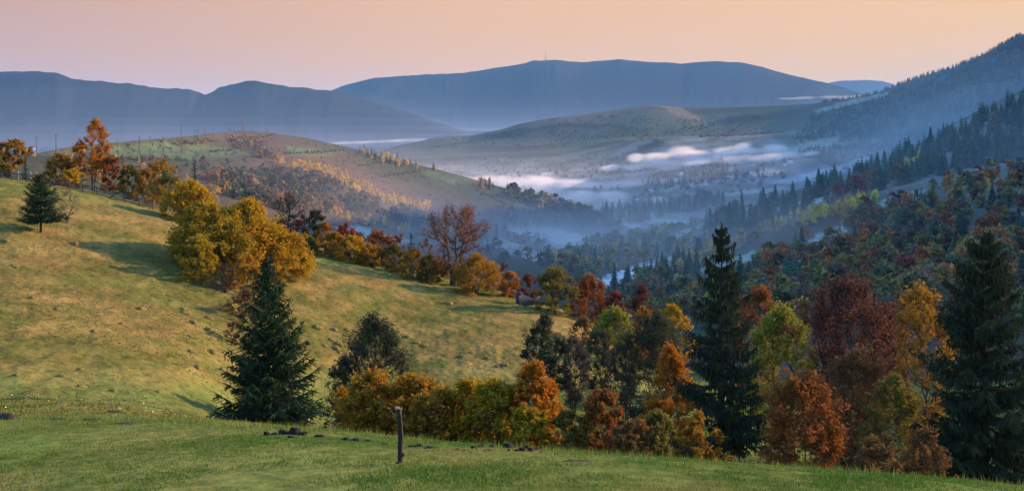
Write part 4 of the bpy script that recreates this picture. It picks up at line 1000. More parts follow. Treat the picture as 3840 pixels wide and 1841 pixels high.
for s_, kind, hue, p, h, where in TREES:
    col = np.array(random.choice(HUE[hue])) * rng.uniform(1.6, 2.7); vi = random.randrange(len(FAR_ME[kind])); rz = rng.uniform(0, 6.28)
    wsc = h * rng.uniform(.85, 1.2)
    if cnt[kind] < 295:
        cnt[kind] += 1; loc = (p[0], p[1], p[2] - .3)
        if s_ * F_PX > 48:                                   # large enough to show stem and crown
            o = empty(kind + '_tree', loc, rz); o.scale = (wsc, wsc, h)
            for nm, me in zip(('trunk', 'crown'), FAR_P[kind][vi]):
                c_ = obj(nm, me, o); c_.color = (*col, 1)
        else:
            o = obj(kind + '_tree', FAR_ME[kind][vi], None, loc, rz, (wsc, wsc, h))
        o.color = (*col, 1)
        u = 1920 + F_PX * p[0] / p[1]
        lm = LM_V if p[1] > 2000 else LM_R if p[0] > 60 or u > 2150 else LM_L
        lmw = next(w_ for lim, w_ in lm if u < lim)
        short = WH[where]
        tag(o, None, kind + ' tree', 'trees on ' + where)
        cells.setdefault((hue, kind, short, lmw), []).append((u, o))
    else:
        rest.setdefault('mixed', []).append((LOW[kind][vi], p, wsc, h, rz, col))
for (hue, kind, short, lmw), lst in cells.items():
    lst.sort(key=lambda t_: t_[0]); n = len(lst)
    for i, (u, o) in enumerate(lst):
        what = HUEWORD[hue] + ' ' + KWORD[kind]
        if n == 1: o['label'] = 'single %s %s, %s' % (what, short, lmw)
        elif i == 0: o['label'] = 'leftmost %s %s, %s' % (what, short, lmw)
        elif i == n - 1: o['label'] = 'rightmost %s %s, %s' % (what, short, lmw)
        else: o['label'] = '%s-from-left %s %s, %s' % (ORD[min(i, 29)], what, short, lmw)
print('distant trees', cnt, len(rest.get('mixed', [])), round(time.time() - T0, 1))
# the wood on the blue mountain: one mass of small conifers
P = sample_zone(MTN[0], MTN[1], MTN[2], OPEN)
ridge_u = rng.uniform(3080, 3840, 190); PL = np.array([l for l in LINES[18]], float)
P = np.concatenate([P, np.array([at(u, np.interp(u, PL[:, 0], PL[:, 1]) - rng.uniform(0, 60)) for u in ridge_u])])
mini = [far_spruce(990 + i, 4, 5) for i in range(3)]
mtn = [(mini[i % 3], p, rng.uniform(13, 20) * 1.4, rng.uniform(13, 21), rng.uniform(0, 6.28), np.array(random.choice(HUE['spruce'] * 3 + HUE['brown'])) * rng.uniform(.8, 1.2)) for i, p in enumerate(P)]
def mass(name, items):
    V = []; F = []; T_ = []; L_ = []; M_ = []; off = 0
    for (v, f, fm, rn), p, ws_, h, rz, col in items:
        c, s = math.cos(rz), math.sin(rz)
        V.append(np.stack([(v[:, 0] * c - v[:, 1] * s) * ws_ + p[0], (v[:, 0] * s + v[:, 1] * c) * ws_ + p[1], v[:, 2] * h + p[2] - .3], 1))
        F.append(f + off); off += len(v); T_.append(np.tile(np.array([*col, 1.0]), (len(v), 1))); L_.append(rn); M_.append(fm)
    me = mesh_np(name, np.concatenate(V), np.concatenate(F), 3, [BARK, MASSLEAF], np.concatenate(M_), {'leaf': ('FLOAT', np.concatenate(L_)), 'tint': ('FLOAT_COLOR', np.concatenate(T_))})
    print(name, 'tris', sum(len(f) for f in F))
    return tag(obj(name, me), kind='stuff')
if rest: mass('forest', rest['mixed'])
mass('forest', mtn)
def scrub_mass(poly, n, rr, h0, h1, hues):
    P = sample_zone(poly, n, rr)
    mass('forest', [(LOW['hedge'][i % 6], p, rng.uniform(h0, h1) * 1.5, rng.uniform(h0, h1), rng.uniform(0, 6), np.array(random.choice(sum((HUE[h_] for h_ in hues), []))) * rng.uniform(.9, 1.7)) for i, p in enumerate(P)])
scrub_mass([(230,570),(520,535),(910,500),(1130,520),(1400,590),(1715,662),(2087,756),(2300,850),(2100,960),(1800,930),(1500,880),(1100,790),(760,700),(300,640)], 900, (450, 1800), .8, 2.4, ('brown', 'olive', 'dark', 'rust'))
scrub_mass([(1600,530),(1760,512),(1950,470),(2090,448),(2330,430),(2560,450),(2900,430),(2950,480),(2600,512),(2300,540),(1900,560),(1650,560)], 700, (4300, 6000), 3, 7, ('dark', 'olive'))
scrub_mass([(1500,600),(1900,590),(2400,570),(2800,560),(2960,600),(2850,720),(2450,770),(2050,740),(1700,680)], 500, (2200, 4700), 3, 7, ('dark', 'brown', 'olive'))
# hedge banks between the pastures: photo points of each line
HEDGES = [([(640,543),(776,534)],'dark hedge bank across the upper pasture left of the radio tower'),([(765,524),(811,532)],'short dark hedge just below the hilltop scrub'),([(886,519),(970,519)],'dark hedge straight below the radio tower'),([(788,571),(881,564)],'thick shadowed hedge on the pasture edge below the radio tower'),
 ([(976,516),(1033,507)],'thin hedge climbing right of the radio tower'),([(1063,578),(1180,574),(1286,565)],'long hedge below the green field on the right shoulder of the hill'),([(1345,624),(1463,607)],'hedge on the bracken slope under the skyline birches'),([(1425,666),(1580,641)],'hedge bounding the dim green field left of the skyline trees'),
 ([(1778,708),(1900,767)],'straight hedge running down the tail of the hill'),([(2012,820),(2054,835),(2147,820)],'bent hedge between frosted fields above the beech'),([(2105,859),(2253,890)],'straight dark hedge across the frosted field by the spur'),([(430,600),(560,596),(700,604)],'row of dark thorn scrub low on the left pasture'),
 ([(2300,655),(2420,640),(2560,628)],'faint hedge along the lane in mid valley'),([(2480,700),(2600,680),(2740,672)],'dark hedge beside the frosted valley plot'),([(2010,700),(2140,690),(2260,700)],'misty hedge behind the thick fog bank'),([(2620,515),(2760,510),(2900,500)],'tree row on the lit spur edge above the long fog bank')]
for line, lab in HEDGES:
    line = np.array(line, float); L_ = np.concatenate([[0], np.cumsum(np.hypot(*np.diff(line, axis=0).T))]); n_ = int(L_[-1] / 3.2)
    t_ = np.linspace(0, L_[-1], n_) + rng.normal(size=n_) * 4; U = np.interp(t_, L_, line[:, 0]); V_ = np.interp(t_, L_, line[:, 1]) + rng.normal(size=n_) * 1.6
    P = pick(U, V_, 400, 6500); P = P[~np.isnan(P[:, 0])]
    if len(P) < 4: continue
    far_ = P[:, 1].mean(); hh = .0011 * far_ if far_ > 1800 else 1.5
    it = [(LOW['hedge'][i % 6], p, hh * 1.4 * rng.uniform(.6, 1.5), hh * rng.uniform(.5, 1.9), rng.uniform(0, 6), np.array(random.choice(HUE['olive'] + HUE['brown'])) * rng.uniform(.9, 1.5)) for i, p in enumerate(P)]
    o = mass('hedge', it); del o['kind']; tag(o, lab, 'hedge', 'hedges between the fields')

# ------------------------------------------------------------------ built things
def plain_mat(name, c, c2=None, scale=6.0, rough=.9, bump=.3, spec=.2):
    m, t = new_mat(name); N = t.nodes; L = t.links.new
    o = N.new('ShaderNodeOutputMaterial'); b = N.new('ShaderNodeBsdfPrincipled'); g = N.new('ShaderNodeTexCoord')
    n = noise_node(t, g.outputs['Object'], scale, 5); mx = N.new('ShaderNodeMix'); mx.data_type = 'RGBA'
    mx.inputs[6].default_value = (*c, 1); mx.inputs[7].default_value = (*(c2 or c), 1)
    L(n.outputs[0], mx.inputs[0]); L(mx.outputs[2], b.inputs['Base Color']); b.inputs['Roughness'].default_value = rough
    b.inputs['Specular IOR Level'].default_value = spec
    bp = N.new('ShaderNodeBump'); bp.inputs['Strength'].default_value = bump; L(n.outputs[0], bp.inputs['Height']); L(bp.outputs[0], b.inputs['Normal'])
    L(b.outputs[0], o.inputs[0]); return m
WOOD_OLD = plain_mat('weathered dark wood', (.035, .032, .030), (.09, .08, .07), 9)
WOOD_PALE = plain_mat('pale dry wood', (.30, .24, .18), (.42, .35, .27), 9)
STEEL = plain_mat('grey steel', (.12, .12, .13), (.18, .18, .19), 3, .6)
def beam_np(a, b, w_, h_):
    a, b = np.array(a, float), np.array(b, float); d = b - a; d /= np.linalg.norm(d)
    ref = np.array([0, 0, 1.]) if abs(d[2]) < .9 else np.array([1., 0, 0])
    s = np.cross(d, ref); s /= np.linalg.norm(s); t_ = np.cross(s, d)
    v = [p + s * i * w_ / 2 + t_ * j * h_ / 2 for p in (a, b) for i, j in ((-1, -1), (1, -1), (1, 1), (-1, 1))]
    f = [(0, 3, 2, 1), (4, 5, 6, 7), (0, 1, 5, 4), (1, 2, 6, 5), (2, 3, 7, 6), (3, 0, 4, 7)]
    return np.array(v), np.array(f)
def part(name, pieces, mat, parent=None):
    V = []; F = []; off = 0
    for v, f in pieces: V.append(v); F.append(f + off); off += len(v)
    return obj(name, mesh_np(name, np.concatenate(V), np.concatenate(F), 4, [mat]), parent)

# --- fence along the top of the slope
def fence(us, Ys, label, mat, rails, hgt, step=2.6, jitter=.1):
    pts = np.array([at(u, Y) for u, Y in zip(us, Ys)]); root = tag(empty('fence', tuple(pts[0])), label, 'fence'); o0 = pts[0]
    r = np.random.default_rng(5); prev = None
    for i, p in enumerate(pts):
        q_ = p - o0; ln = r.normal() * .05
        part('post', [beam_np(q_ + (0, 0, -.4), q_ + (ln, r.normal() * .04, hgt * (1.1 + .15 * r.random())), .13, .13)], mat, root)
        if prev is not None:
            for hr in rails:
                part('rail', [beam_np(prev + (0, -.09, hr + r.normal() * jitter * .5), q_ + (0, -.09, hr + r.normal() * jitter * .5), .05, .12)], mat, root)
        prev = q_
fence(np.linspace(-60, 575, 13), np.linspace(184, 179, 13), 'dark weathered rail fence running down the top of the left slope', WOOD_OLD, (.28, .62, .95, 1.2), 1.25)
fence(np.linspace(70, 160, 5), np.linspace(214, 206, 5), 'short pale sunlit rail fence behind the dark fence', WOOD_PALE, (1.9, 2.25), 2.3)

# --- dead spruce above the yellow hazel
p = at(490 * Q, 186); ztop = -(393 * Q - V0) / F_PX * p[1]; H = ztop - p[2]
r = np.random.default_rng(4); root = tag(empty('dead_spruce', tuple(p)), 'dead leafless spruce with dark bare branches above the upper hazel', 'dead tree')
v, f = tubes([(np.array([(0, 0, -.4), (.05, 0, H * .4), (0, .05, H * .75), (.03, 0, H)]), [.24, .19, .12, .04])], 6)
obj('trunk', mesh_np('trunk', v, f, 4, [BARK_D]), root)
for i in range(34):
    h = H * (.25 + .70 * i / 34); a = i * 2.4; ln = 1.9 * (1 - .82 * i / 34) * r.uniform(.6, 1.15)
    P = np.array([(0, 0, h), (math.cos(a) * ln * .5, math.sin(a) * ln * .5, h - .02), (math.cos(a) * ln, math.sin(a) * ln, h + ln * .28)])
    ps = [(P, [.065, .05, .02])]
    for k in range(3):
        b0 = P[0] + (P[2] - P[0]) * r.uniform(.35, .9); ps.append((np.array([b0, b0 + r.normal(size=3) * .18 + (P[2] - P[0]) * .12]), [.03, .012]))
    v, f = tubes(ps, 4); obj('branch', mesh_np('branch', v, f, 4, [BARK_D]), root)

# --- power poles on the tower hill (photo pixels: column, row of the top, row of the foot)
def pole(u, vt, vb, Y, label, arms=1, strut=False):
    vg = None
    p = at(u, Y); ztop = -(vt - V0) / F_PX * Y; h = max(5.0, ztop - p[2])
    root = tag(empty('utility_pole', tuple(p)), label, 'utility pole', 'utility poles on the tower hill')
    v, f = tubes([(np.array([(0, 0, -.5), (0, 0, h * .5), (0, 0, h)]), [.26, .22, .16])], 6); obj('pole', mesh_np('pole', v, f, 4, [WOOD_OLD]), root)
    for k in range(arms): part('crossarm', [beam_np((-1.1, 0, h - .7 - 1.6 * k), (1.1, 0, h - .7 - 1.6 * k), .16, .16)], WOOD_OLD, root)
    if strut:
        v, f = tubes([(np.array([(-2.6, 0, -.5), (0, 0, h * .92)]), [.22, .16])], 6); obj('brace', mesh_np('brace', v, f, 4, [WOOD_OLD]), root)
for a in [(136, 512, 568, 825, 'leftmost tall utility pole on the hill behind the fence', 1), (210, 503, 545, 840, 'second tall utility pole from the left on the hill behind the fence', 1),
          (442, 525, 538, 915, 'short pole on the skyline just right of the tall orange tree', 1), (524, 512, 533, 950, 'A-shaped pole with a slanting brace on the left skyline', 1, True),
          (562, 512, 530, 980, 'short pole on the skyline next right of the A-shaped pole', 1), (612, 510, 526, 1010, 'thin pole midway along the left skyline', 1),
          (680, 465, 515, 1055, 'tallest utility pole left of the radio tower', 1), (731, 488, 505, 1100, 'shortest pole left of the hilltop scrub', 1),
          (742, 478, 505, 1110, 'pole beside the small spruce on the hilltop', 1), (768, 480, 500, 1140, 'faint pole behind the orange hilltop birch', 1),
          (800, 480, 504, 1150, 'pole left of the dark hilltop spruce', 1), (862, 478, 496, 1250, 'A-shaped braced pole just left of the radio tower', 2, True),
          (880, 481, 493, 1270, 'short stub pole at the left foot of the radio tower', 1), (944, 475, 490, 1305, 'single pole right of the radio tower', 1), (1002, 487, 496, 1320, 'last small pole on the slope right of the radio tower', 1)]:
    pole(*a)
# --- radio tower
p = at(911, 1300); h = -(434 - V0) / F_PX * 1300 - p[2]
root = tag(empty('radio_tower', tuple(p)), 'slim lattice radio tower with antennas on the hilltop', 'tower')
def lat(z): return 1.25 - .75 * z / h
cn = [(-1, -1), (1, -1), (1, 1), (-1, 1)]
for i, (a, b) in enumerate(cn):
    part('leg', [beam_np((a * lat(0), b * lat(0), -.5), (a * lat(h), b * lat(h), h * .93), .22, .22)], STEEL, root)
br = []; zs = np.linspace(0, h * .93, 10)
for z0_, z1_ in zip(zs[:-1], zs[1:]):
    for i in range(4):
        (a, b), (c, d) = cn[i], cn[(i + 1) % 4]
        br.append(beam_np((a * lat(z0_), b * lat(z0_), z0_), (c * lat(z1_), d * lat(z1_), z1_), .12, .12))
        br.append(beam_np((a * lat(z1_), b * lat(z1_), z1_), (c * lat(z1_), d * lat(z1_), z1_), .12, .12))
part('bracing', br, STEEL, root)
for i, (ax_, az_, s_) in enumerate(((-1.1, .78, 1.6), (1.1, .86, 1.7), (0, .93, 1.8), (.9, .52, 1.5), (-.9, .62, 1.2))):
    part('antenna', [beam_np((ax_, -.9, h * az_ - s_), (ax_, -.9, h * az_ + s_), .75, .4)], STEEL, root)
v, f = tubes([(np.array([(0, 0, h * .92), (0, 0, h * 1.06)]), [.12, .08])], 5); obj('spire', mesh_np('spire', v, f, 4, [STEEL]), root)
cab = part('equipment_cabin', [beam_np((-5, 0, 1.1), (-2.2, 0, 1.1), 2.2, 2.2)], STEEL, root)
# --- far mast on the long mountain
p = at(2046, 11450); h = -(196 - V0) / F_PX * 11450 - p[2]
root = tag(empty('radio_mast', tuple(p)), 'hair-thin tall mast on the long far mountain', 'mast')
v, f = tubes([(np.array([(0, 0, -3), (0, 0, h * .6), (0, 0, h)]), [3.0, 2.4, 1.6])], 4); obj('mast', mesh_np('mast', v, f, 4, [STEEL]), root)
v, f = tubes([(np.array([(-25, 0, -3), (0, 0, h * .6)]), [.8, .8]), (np.array([(25, 0, -3), (0, 0, h * .6)]), [.8, .8])], 3); obj('guy_wires', mesh_np('guy_wires', v, f, 4, [STEEL]), root)

# --- houses
WALLW = plain_mat('white plaster', (.62, .64, .66), (.72, .73, .74), 2); ROOFG = plain_mat('grey sheet roof', (.30, .34, .40), (.42, .46, .52), 2, .5)
WALLB = plain_mat('brown log wall', (.14, .10, .075), (.19, .14, .10), 2); GLASS = plain_mat('dark window', (.03, .035, .045), None, 2, .2)
def house(u, v_, label, wl=9, dp=7, hh=3.2, turn=.3, wall=WALLW, rr=(1500, 5000)):
    p = pick(u, v_, *rr)[0]
    if np.isnan(p[0]): return
    root = tag(empty('house', tuple(p), turn), label, 'house', 'houses in the valley'); x, y = wl / 2, dp / 2; rh = hh + dp * .42
    V = np.array([(-x, -y, -1.5), (x, -y, -1.5), (x, y, -1.5), (-x, y, -1.5), (-x, -y, hh), (x, -y, hh), (x, y, hh), (-x, y, hh), (-x, 0, rh), (x, 0, rh)])
    obj('wall', mesh_np('wall', V, [np.array([(0, 1, 5, 4), (2, 3, 7, 6)]), np.array([(1, 2, 6, 9, 5), (3, 0, 4, 8, 7)])], None, [wall]), root)
    e = .5; rv = np.array([(-x - e, -y - e, hh - e * .84 + .1), (x + e, -y - e, hh - e * .84 + .1), (x + e, 0, rh + .12), (-x - e, 0, rh + .12), (-x - e, y + e, hh - e * .84 + .1), (x + e, y + e, hh - e * .84 + .1)])
    rv = np.vstack([rv, rv + (0, 0, .2)])
    rf = obj('roof', mesh_np('roof', rv, np.array([(0, 1, 2, 3), (3, 2, 5, 4), (9, 8, 7, 6), (10, 11, 8, 9), (0, 6, 7, 1), (4, 5, 11, 10)]), 4, [ROOFG]), root)
    part('chimney', [beam_np((x * .4, .8, hh), (x * .4, .8, rh + 1.0), .7, .7)], wall, rf)
    for wx in (-.55, 0, .55): part('window', [beam_np((wx * x - .5, -y - .02, hh * .5), (wx * x + .5, -y - .02, hh * .5), .12, 1.1)], GLASS, root)
for a in [(2963, 613, 'bright white house highest on the misty right side of the valley', 15, 11, 4.6), (2943, 622, 'small white shed just below the bright white house'), (2556, 655, 'white-gabled house among trees in mid valley', 10, 8, 3.4),
          (2512, 700, 'pale house at the left of the valley tree lines', 13, 9, 4), (2718, 680, 'small pale house by the frosted plot', 10, 8, 3.5), (2287, 756, 'long white house just above the dark spruce strip', 15, 9, 4),
          (2388, 752, 'small white hut above the dark spruce strip', 8, 6, 3), (2440, 720, 'grey-roofed house beside the smoke puff', 12, 8, 3.6), (2680, 660, 'tiny house under the long fog bank', 9, 7, 3)]:
    house(*a)
house(118, 582, 'little hut with a blue-grey roof on the skyline behind the fence', 6, 5, 2.6, .2, WALLB, (500, 1000))
house(2992, 790, 'dark wooden barn on the frosted strip of the wooded slope', 7, 5, 2.6, .4, WALLB, (700, 1600))

# --- collapsed shed at the end of the meadow
TARP = plain_mat('slate-blue weathered boards', (.028, .034, .046), (.06, .07, .09), 4)
p = pick(1322 * Q, 768 * Q, 100, 200)[0]
sc = p[1] / F_PX * Q
root = tag(empty('collapsed_shed', tuple(p)), 'collapsed dark slate-coloured shed leaning beside the scarlet bush', 'shed')
def S(px, py, d=0): return ((px - 1322) * sc, d, (768 - py) * sc)
pl = [S(1304, 738), S(1308, 737), S(1361, 763), S(1340, 774)]
for i in range(7):
    f0, f1 = i / 7, (i + .92) / 7
    a0 = np.array(S(1302.5 + 6 * f0, 741 + 2 * f0, -.6 * f0)); a1 = np.array(S(1302.5 + 58 * f0, 766 + 1.0 * f0, .2))
    tip = np.array(S(1305, 737)); lo0 = np.array(S(1304 + 57 * f0, 769 + 5 * f0 - 10 * f0 * f0, -1.2 * (1 - f0))); lo1 = np.array(S(1304 + 57 * f1, 769 + 5 * f1 - 10 * f1 * f1, -1.2 * (1 - f1)))
    tp0 = tip + (lo0 - tip) * .02; tp1 = tip + (lo1 - tip) * .05 + np.array([.05, 0, 0]); dn = np.array([0, .12, 0])
    vv = np.array([lo0, lo1, tp1, tp0, lo0 + dn, lo1 + dn, tp1 + dn, tp0 + dn])
    obj('roof_board', mesh_np('roof_board', vv, np.array([(0, 1, 2, 3), (7, 6, 5, 4), (0, 4, 5, 1), (1, 5, 6, 2), (2, 6, 7, 3), (3, 7, 4, 0)]), 4, [TARP]), root)
part('end_wall', [beam_np(S(1303.5, 771, .1), S(1303.0, 737, .1), .5, .7)], TARP, root)
part('ridge_board', [beam_np(S(1303, 737), S(1311, 741, -.2), .25, .3)], TARP, root)
part('leaning_pole', [beam_np(S(1342, 765, .3), S(1357, 748, .3), .16, .16)], WOOD_PALE, root)
part('fallen_pole', [beam_np(S(1342, 764, -.4), S(1360, 775, -.4), .18, .18)], WOOD_OLD, root)
part('fallen_pole', [beam_np(S(1278, 731, .6), S(1302, 743, .6), .10, .10)], WOOD_OLD, root)

# --- wooden post on the near turf
p = pick(1500, 1778, 18, 32)[0]; s3 = p[1] / F_PX
root = tag(empty('wooden_post', tuple(p)), 'crooked dark wooden post with frayed twine on the near turf', 'post')
POSTM = plain_mat('dark wet bark', (.012, .013, .013), (.035, .028, .022), 14, .7, .6)
pp = np.array([(0, 0, -.25), (0, 0, 0), (.01, 0, .30), (.0, 0, .62), (.03, .01, 1.02), (.01, 0, 1.35), (-.02, 0, 1.75), (-.03, 0, 2.03)]) * (205 * s3 / 2.05)
v, f = tubes([(pp, np.array([.088, .088, .092, .086, .090, .090, .078, .070]) * (205 * s3 / 2.05) * 1.1)], 10)
v = v + np.random.default_rng(1).normal(size=v.shape) * .004
top = np.array([v[-10:].mean(0)]); tri = np.array([(len(v) - 10 + i, len(v) - 10 + (i + 1) % 10, len(v)) for i in range(10)]); v2 = np.vstack([v, top])
obj('shaft', mesh_np('shaft', v2, [f, tri], None, [POSTM], smooth=True), root)
u_ = 205 * s3 / 2.05
def lump(seed, r_, amp=.3, n=10, m=7):
    rr = np.random.default_rng(seed); V = [(0, 0, 1)]; ph = rr.random(6) * 6.28
    for i in range(1, m):
        for j in range(n):
            a = math.pi * i / m; b = 6.283 * j / n
            k = 1 + amp * (.5 * math.sin(3 * b + ph[0] + 2 * a) + .4 * math.sin(5 * a + ph[1] + b) + .5 * (rr.random() - .5))
            V.append((math.sin(a) * math.cos(b) * k, math.sin(a) * math.sin(b) * k, math.cos(a) * k))
    V.append((0, 0, -1)); V = np.array(V) * np.array(r_); f3 = []; f4 = []
    for j in range(n):
        f3 += [(0, 1 + j, 1 + (j + 1) % n), (len(V) - 1, 1 + (m - 2) * n + (j + 1) % n, 1 + (m - 2) * n + j)]
        for i in range(m - 2): a, b = 1 + i * n + j, 1 + i * n + (j + 1) % n; f4.append((a, a + n, b + n, b))
    return V, np.array(f3), np.array(f4)
V, f3, f4 = lump(3, (.085 * u_, .085 * u_, .085 * u_), .2, 8, 5); obj('knot', mesh_np('knot', V + np.array([.10, 0, .36]) * u_, [f3, f4], None, [POSTM], smooth=True), root)
TW = plain_mat('frayed twine', (.24, .135, .09), (.34, .21, .15), 12)
rt = np.random.default_rng(8); ps = []
for i in range(44):
    a = rt.random() * 6.28; b0 = np.array([-.03, -.03, 2.0]) * u_; d = np.array([math.cos(a) * .15 - .03, math.sin(a) * .12, .05 + .10 * rt.random()]) * u_
    ps.append((np.array([b0, b0 + d * .6 + (0, 0, .05 * u_), b0 + d + (0, 0, -.02 * u_)]), [.018 * u_, .024 * u_, .012 * u_]))
v, f = tubes(ps, 4); obj('twine', mesh_np('twine', v, f, 4, [TW]), root)
st = np.array([(-.13, -.03, 1.62), (-.25, -.03, 1.86), (-.38, -.02, 2.08)]) * u_
ps = [(st, [.018 * u_, .014 * u_, .012 * u_])] + [(np.array([st[2], st[2] + rt.normal(size=3) * .05 * u_]), [.014 * u_, .008 * u_]) for _ in range(9)]
v, f = tubes(ps, 4); obj('twine_end', mesh_np('twine_end', v, f, 4, [TW]), root)

# --- dark clods and molehills on the near turf (photo pixels: column, row, half width, height)
SOIL = plain_mat('dark wet clods', (.006, .0055, .006), (.016, .013, .012), 16, .75, .8, .08)
SOILB = plain_mat('brown molehill earth', (.014, .011, .009), (.035, .026, .02), 14, .9, .8)
def clod(u, v_, hw, hh, label, mat=SOIL, group='dark clods on the near turf', seed=0, rr=(18, 44), cat='clod', name='clod', flat=.8, sink=.12):
    p = pick(u, v_, *rr)[0]
    if np.isnan(p[0]): return
    s = p[1] / F_PX
    V, f3, f4 = lump(seed + int(u), (hw * s, hw * s * flat, hh * s), .32, 12, 8)
    V = V + np.array([0, 0, hh * s * sink])
    tag(obj(name, mesh_np(name, V, [f3, f4], None, [mat], smooth=False), None, tuple(p)), label, cat, group)
G1 = 'dark clods heaped left of the wooden post'
for a in [(1105, 1628, 26, 22, 'biggest black clod of the heap left of the wooden post'), (1132, 1632, 16, 12, 'clod tucked under the right side of the biggest black clod'), (1143, 1628, 10, 10, 'round clod at the right end of the left heap'),
          (1062, 1628, 22, 14, 'wide flat clod in the middle of the left heap'), (1058, 1618, 11, 9, 'lumpy clod on top of the left heap'), (1030, 1630, 14, 9, 'second clod from the left end of the left heap'),
          (999, 1632, 13, 13, 'leftmost rounded clod of the left heap'), (1090, 1641, 14, 7, 'low clod in front of the biggest black clod'), (1196, 1638, 22, 8, 'lone flat clod right of the left heap')]:
    clod(*a, group=G1)
G2 = 'dark clods in line behind the wooden post'
for a in [(1297, 1650, 15, 9, 'left clod of the pair halfway to the wooden post'), (1333, 1652, 21, 8, 'right clod of the pair halfway to the wooden post'), (1378, 1654, 16, 5, 'low clod between the pair and the wooden post'),
          (1440, 1665, 14, 4, 'thin clod just left of the wooden post'), (1545, 1675, 18, 5, 'first low clod right of the wooden post'), (1572, 1676, 18, 10, 'tallest clod of the group right of the wooden post'), (1612, 1680, 24, 6, 'long low clod right of the tallest one by the post'),
          (1716, 1687, 10, 6, 'small brown clod between the post and the right heap'), (1745, 1690, 16, 4, 'thin brown clod left of the right heap')]:
    clod(*a, group=G2)
G3 = 'dark clods heaped right of the wooden post'
for a in [(1775, 1683, 15, 10, 'left rounded clod of the middle heap'), (1805, 1678, 18, 9, 'middle clod of the middle heap'), (1846, 1677, 12, 9, 'right peaked clod of the middle heap'), (1832, 1690, 20, 4, 'flat clod in front of the middle heap'),
          (1904, 1680, 21, 17, 'large smooth dark boulder-like clod near the hedge'), (1908, 1690, 10, 6, 'small clod at the foot of the large smooth clod'), (1935, 1692, 12, 8, 'left clod of the right heap'), (1958, 1692, 17, 14, 'tall clod of the right heap'),
          (1976, 1683, 12, 12, 'uppermost clod of the right heap'), (1990, 1692, 16, 12, 'glossy clod in the front of the right heap'), (2008, 1688, 16, 10, 'rough clod at the back right of the right heap'), (2030, 1697, 9, 5, 'last small clod right of the right heap'), (2086, 1702, 9, 4, 'tiny lone clod far right of the heaps')]:
    clod(*a, group=G3)
G4 = 'molehills on the near turf'
for a in [(12, 1572, 62, 24, 'large dark molehill cut by the left edge'), (215, 1572, 30, 7, 'small flat molehill right of the large one'), (345, 1576, 40, 8, 'middle flat molehill on the left turf'), (425, 1545, 38, 6, 'thin dark molehill higher up on the left turf'), (470, 1589, 40, 5, 'thin earth streak at the right end of the molehills'),
          (2190, 1775, 34, 5, 'faint molehill right of the heaps near the bottom'), (2140, 1780, 30, 5, 'flat molehill left of the faint one near the bottom'), (1492, 1828, 14, 8, 'small earth lump below the wooden post')]:
    clod(*a, mat=SOILB, group=G4, cat='molehill', name='molehill', rr=(18, 60), flat=.6, sink=-.1)
# --- grassy mounds on the slope
MOUND = plain_mat('tufted mound', (.085, .080, .020), (.165, .115, .034), 5, .95, .8)
mound_sets = [
 ('dark grassy mound in the cluster right of the tall dark spruce', [(1268,1290),(1256,1305),(1290,1292),(1310,1300),(1240,1275),(1215,1297),(1268,1320),(1120,1296),(1130,1250),(1186,1226),(1300,1238),(1135,1210),(1250,1236)], 16),
 ('dark grassy mound in the line left of the tall dark spruce', [(686,1160),(690,1175),(785,1240),(722,1210),(708,1262),(716,1320),(790,1322),(735,1378),(830,1385),(780,1192)], 20),
 ('low dark mound scattered on the open left slope', [(455,1215),(350,1243),(215,1160),(60,1405),(228,1410),(300,1385),(300,1450),(590,1470),(420,1465),(525,1160),(120,1120),(50,1000),(20,905),(360,930),(280,915)], 18),
 ('low dark mound scattered on the meadow right of the many-stemmed alder', [(1640,1432),(1525,1262),(1560,1285),(1590,1296),(1730,1336),(1765,1322),(1865,1374),(1825,1342),(1410,1208),(1890,1368),(1680,1140)], 17),
]
for lab, pts, hw in mound_sets:
    for i, (u, v_) in enumerate(sorted(pts)):
        k = random.uniform(.75, 1.3)
        clod(u, v_, hw * k, hw * .62 * k, ('leftmost ' if i == 0 else 'rightmost ' if i == len(pts) - 1 else ORD[i] + '-from-left ') + lab, mat=MOUND, group=lab.replace('mound', 'mounds', 1), cat='mound', name='grass_mound', rr=(45, 190), flat=.9, seed=i, sink=-.30)

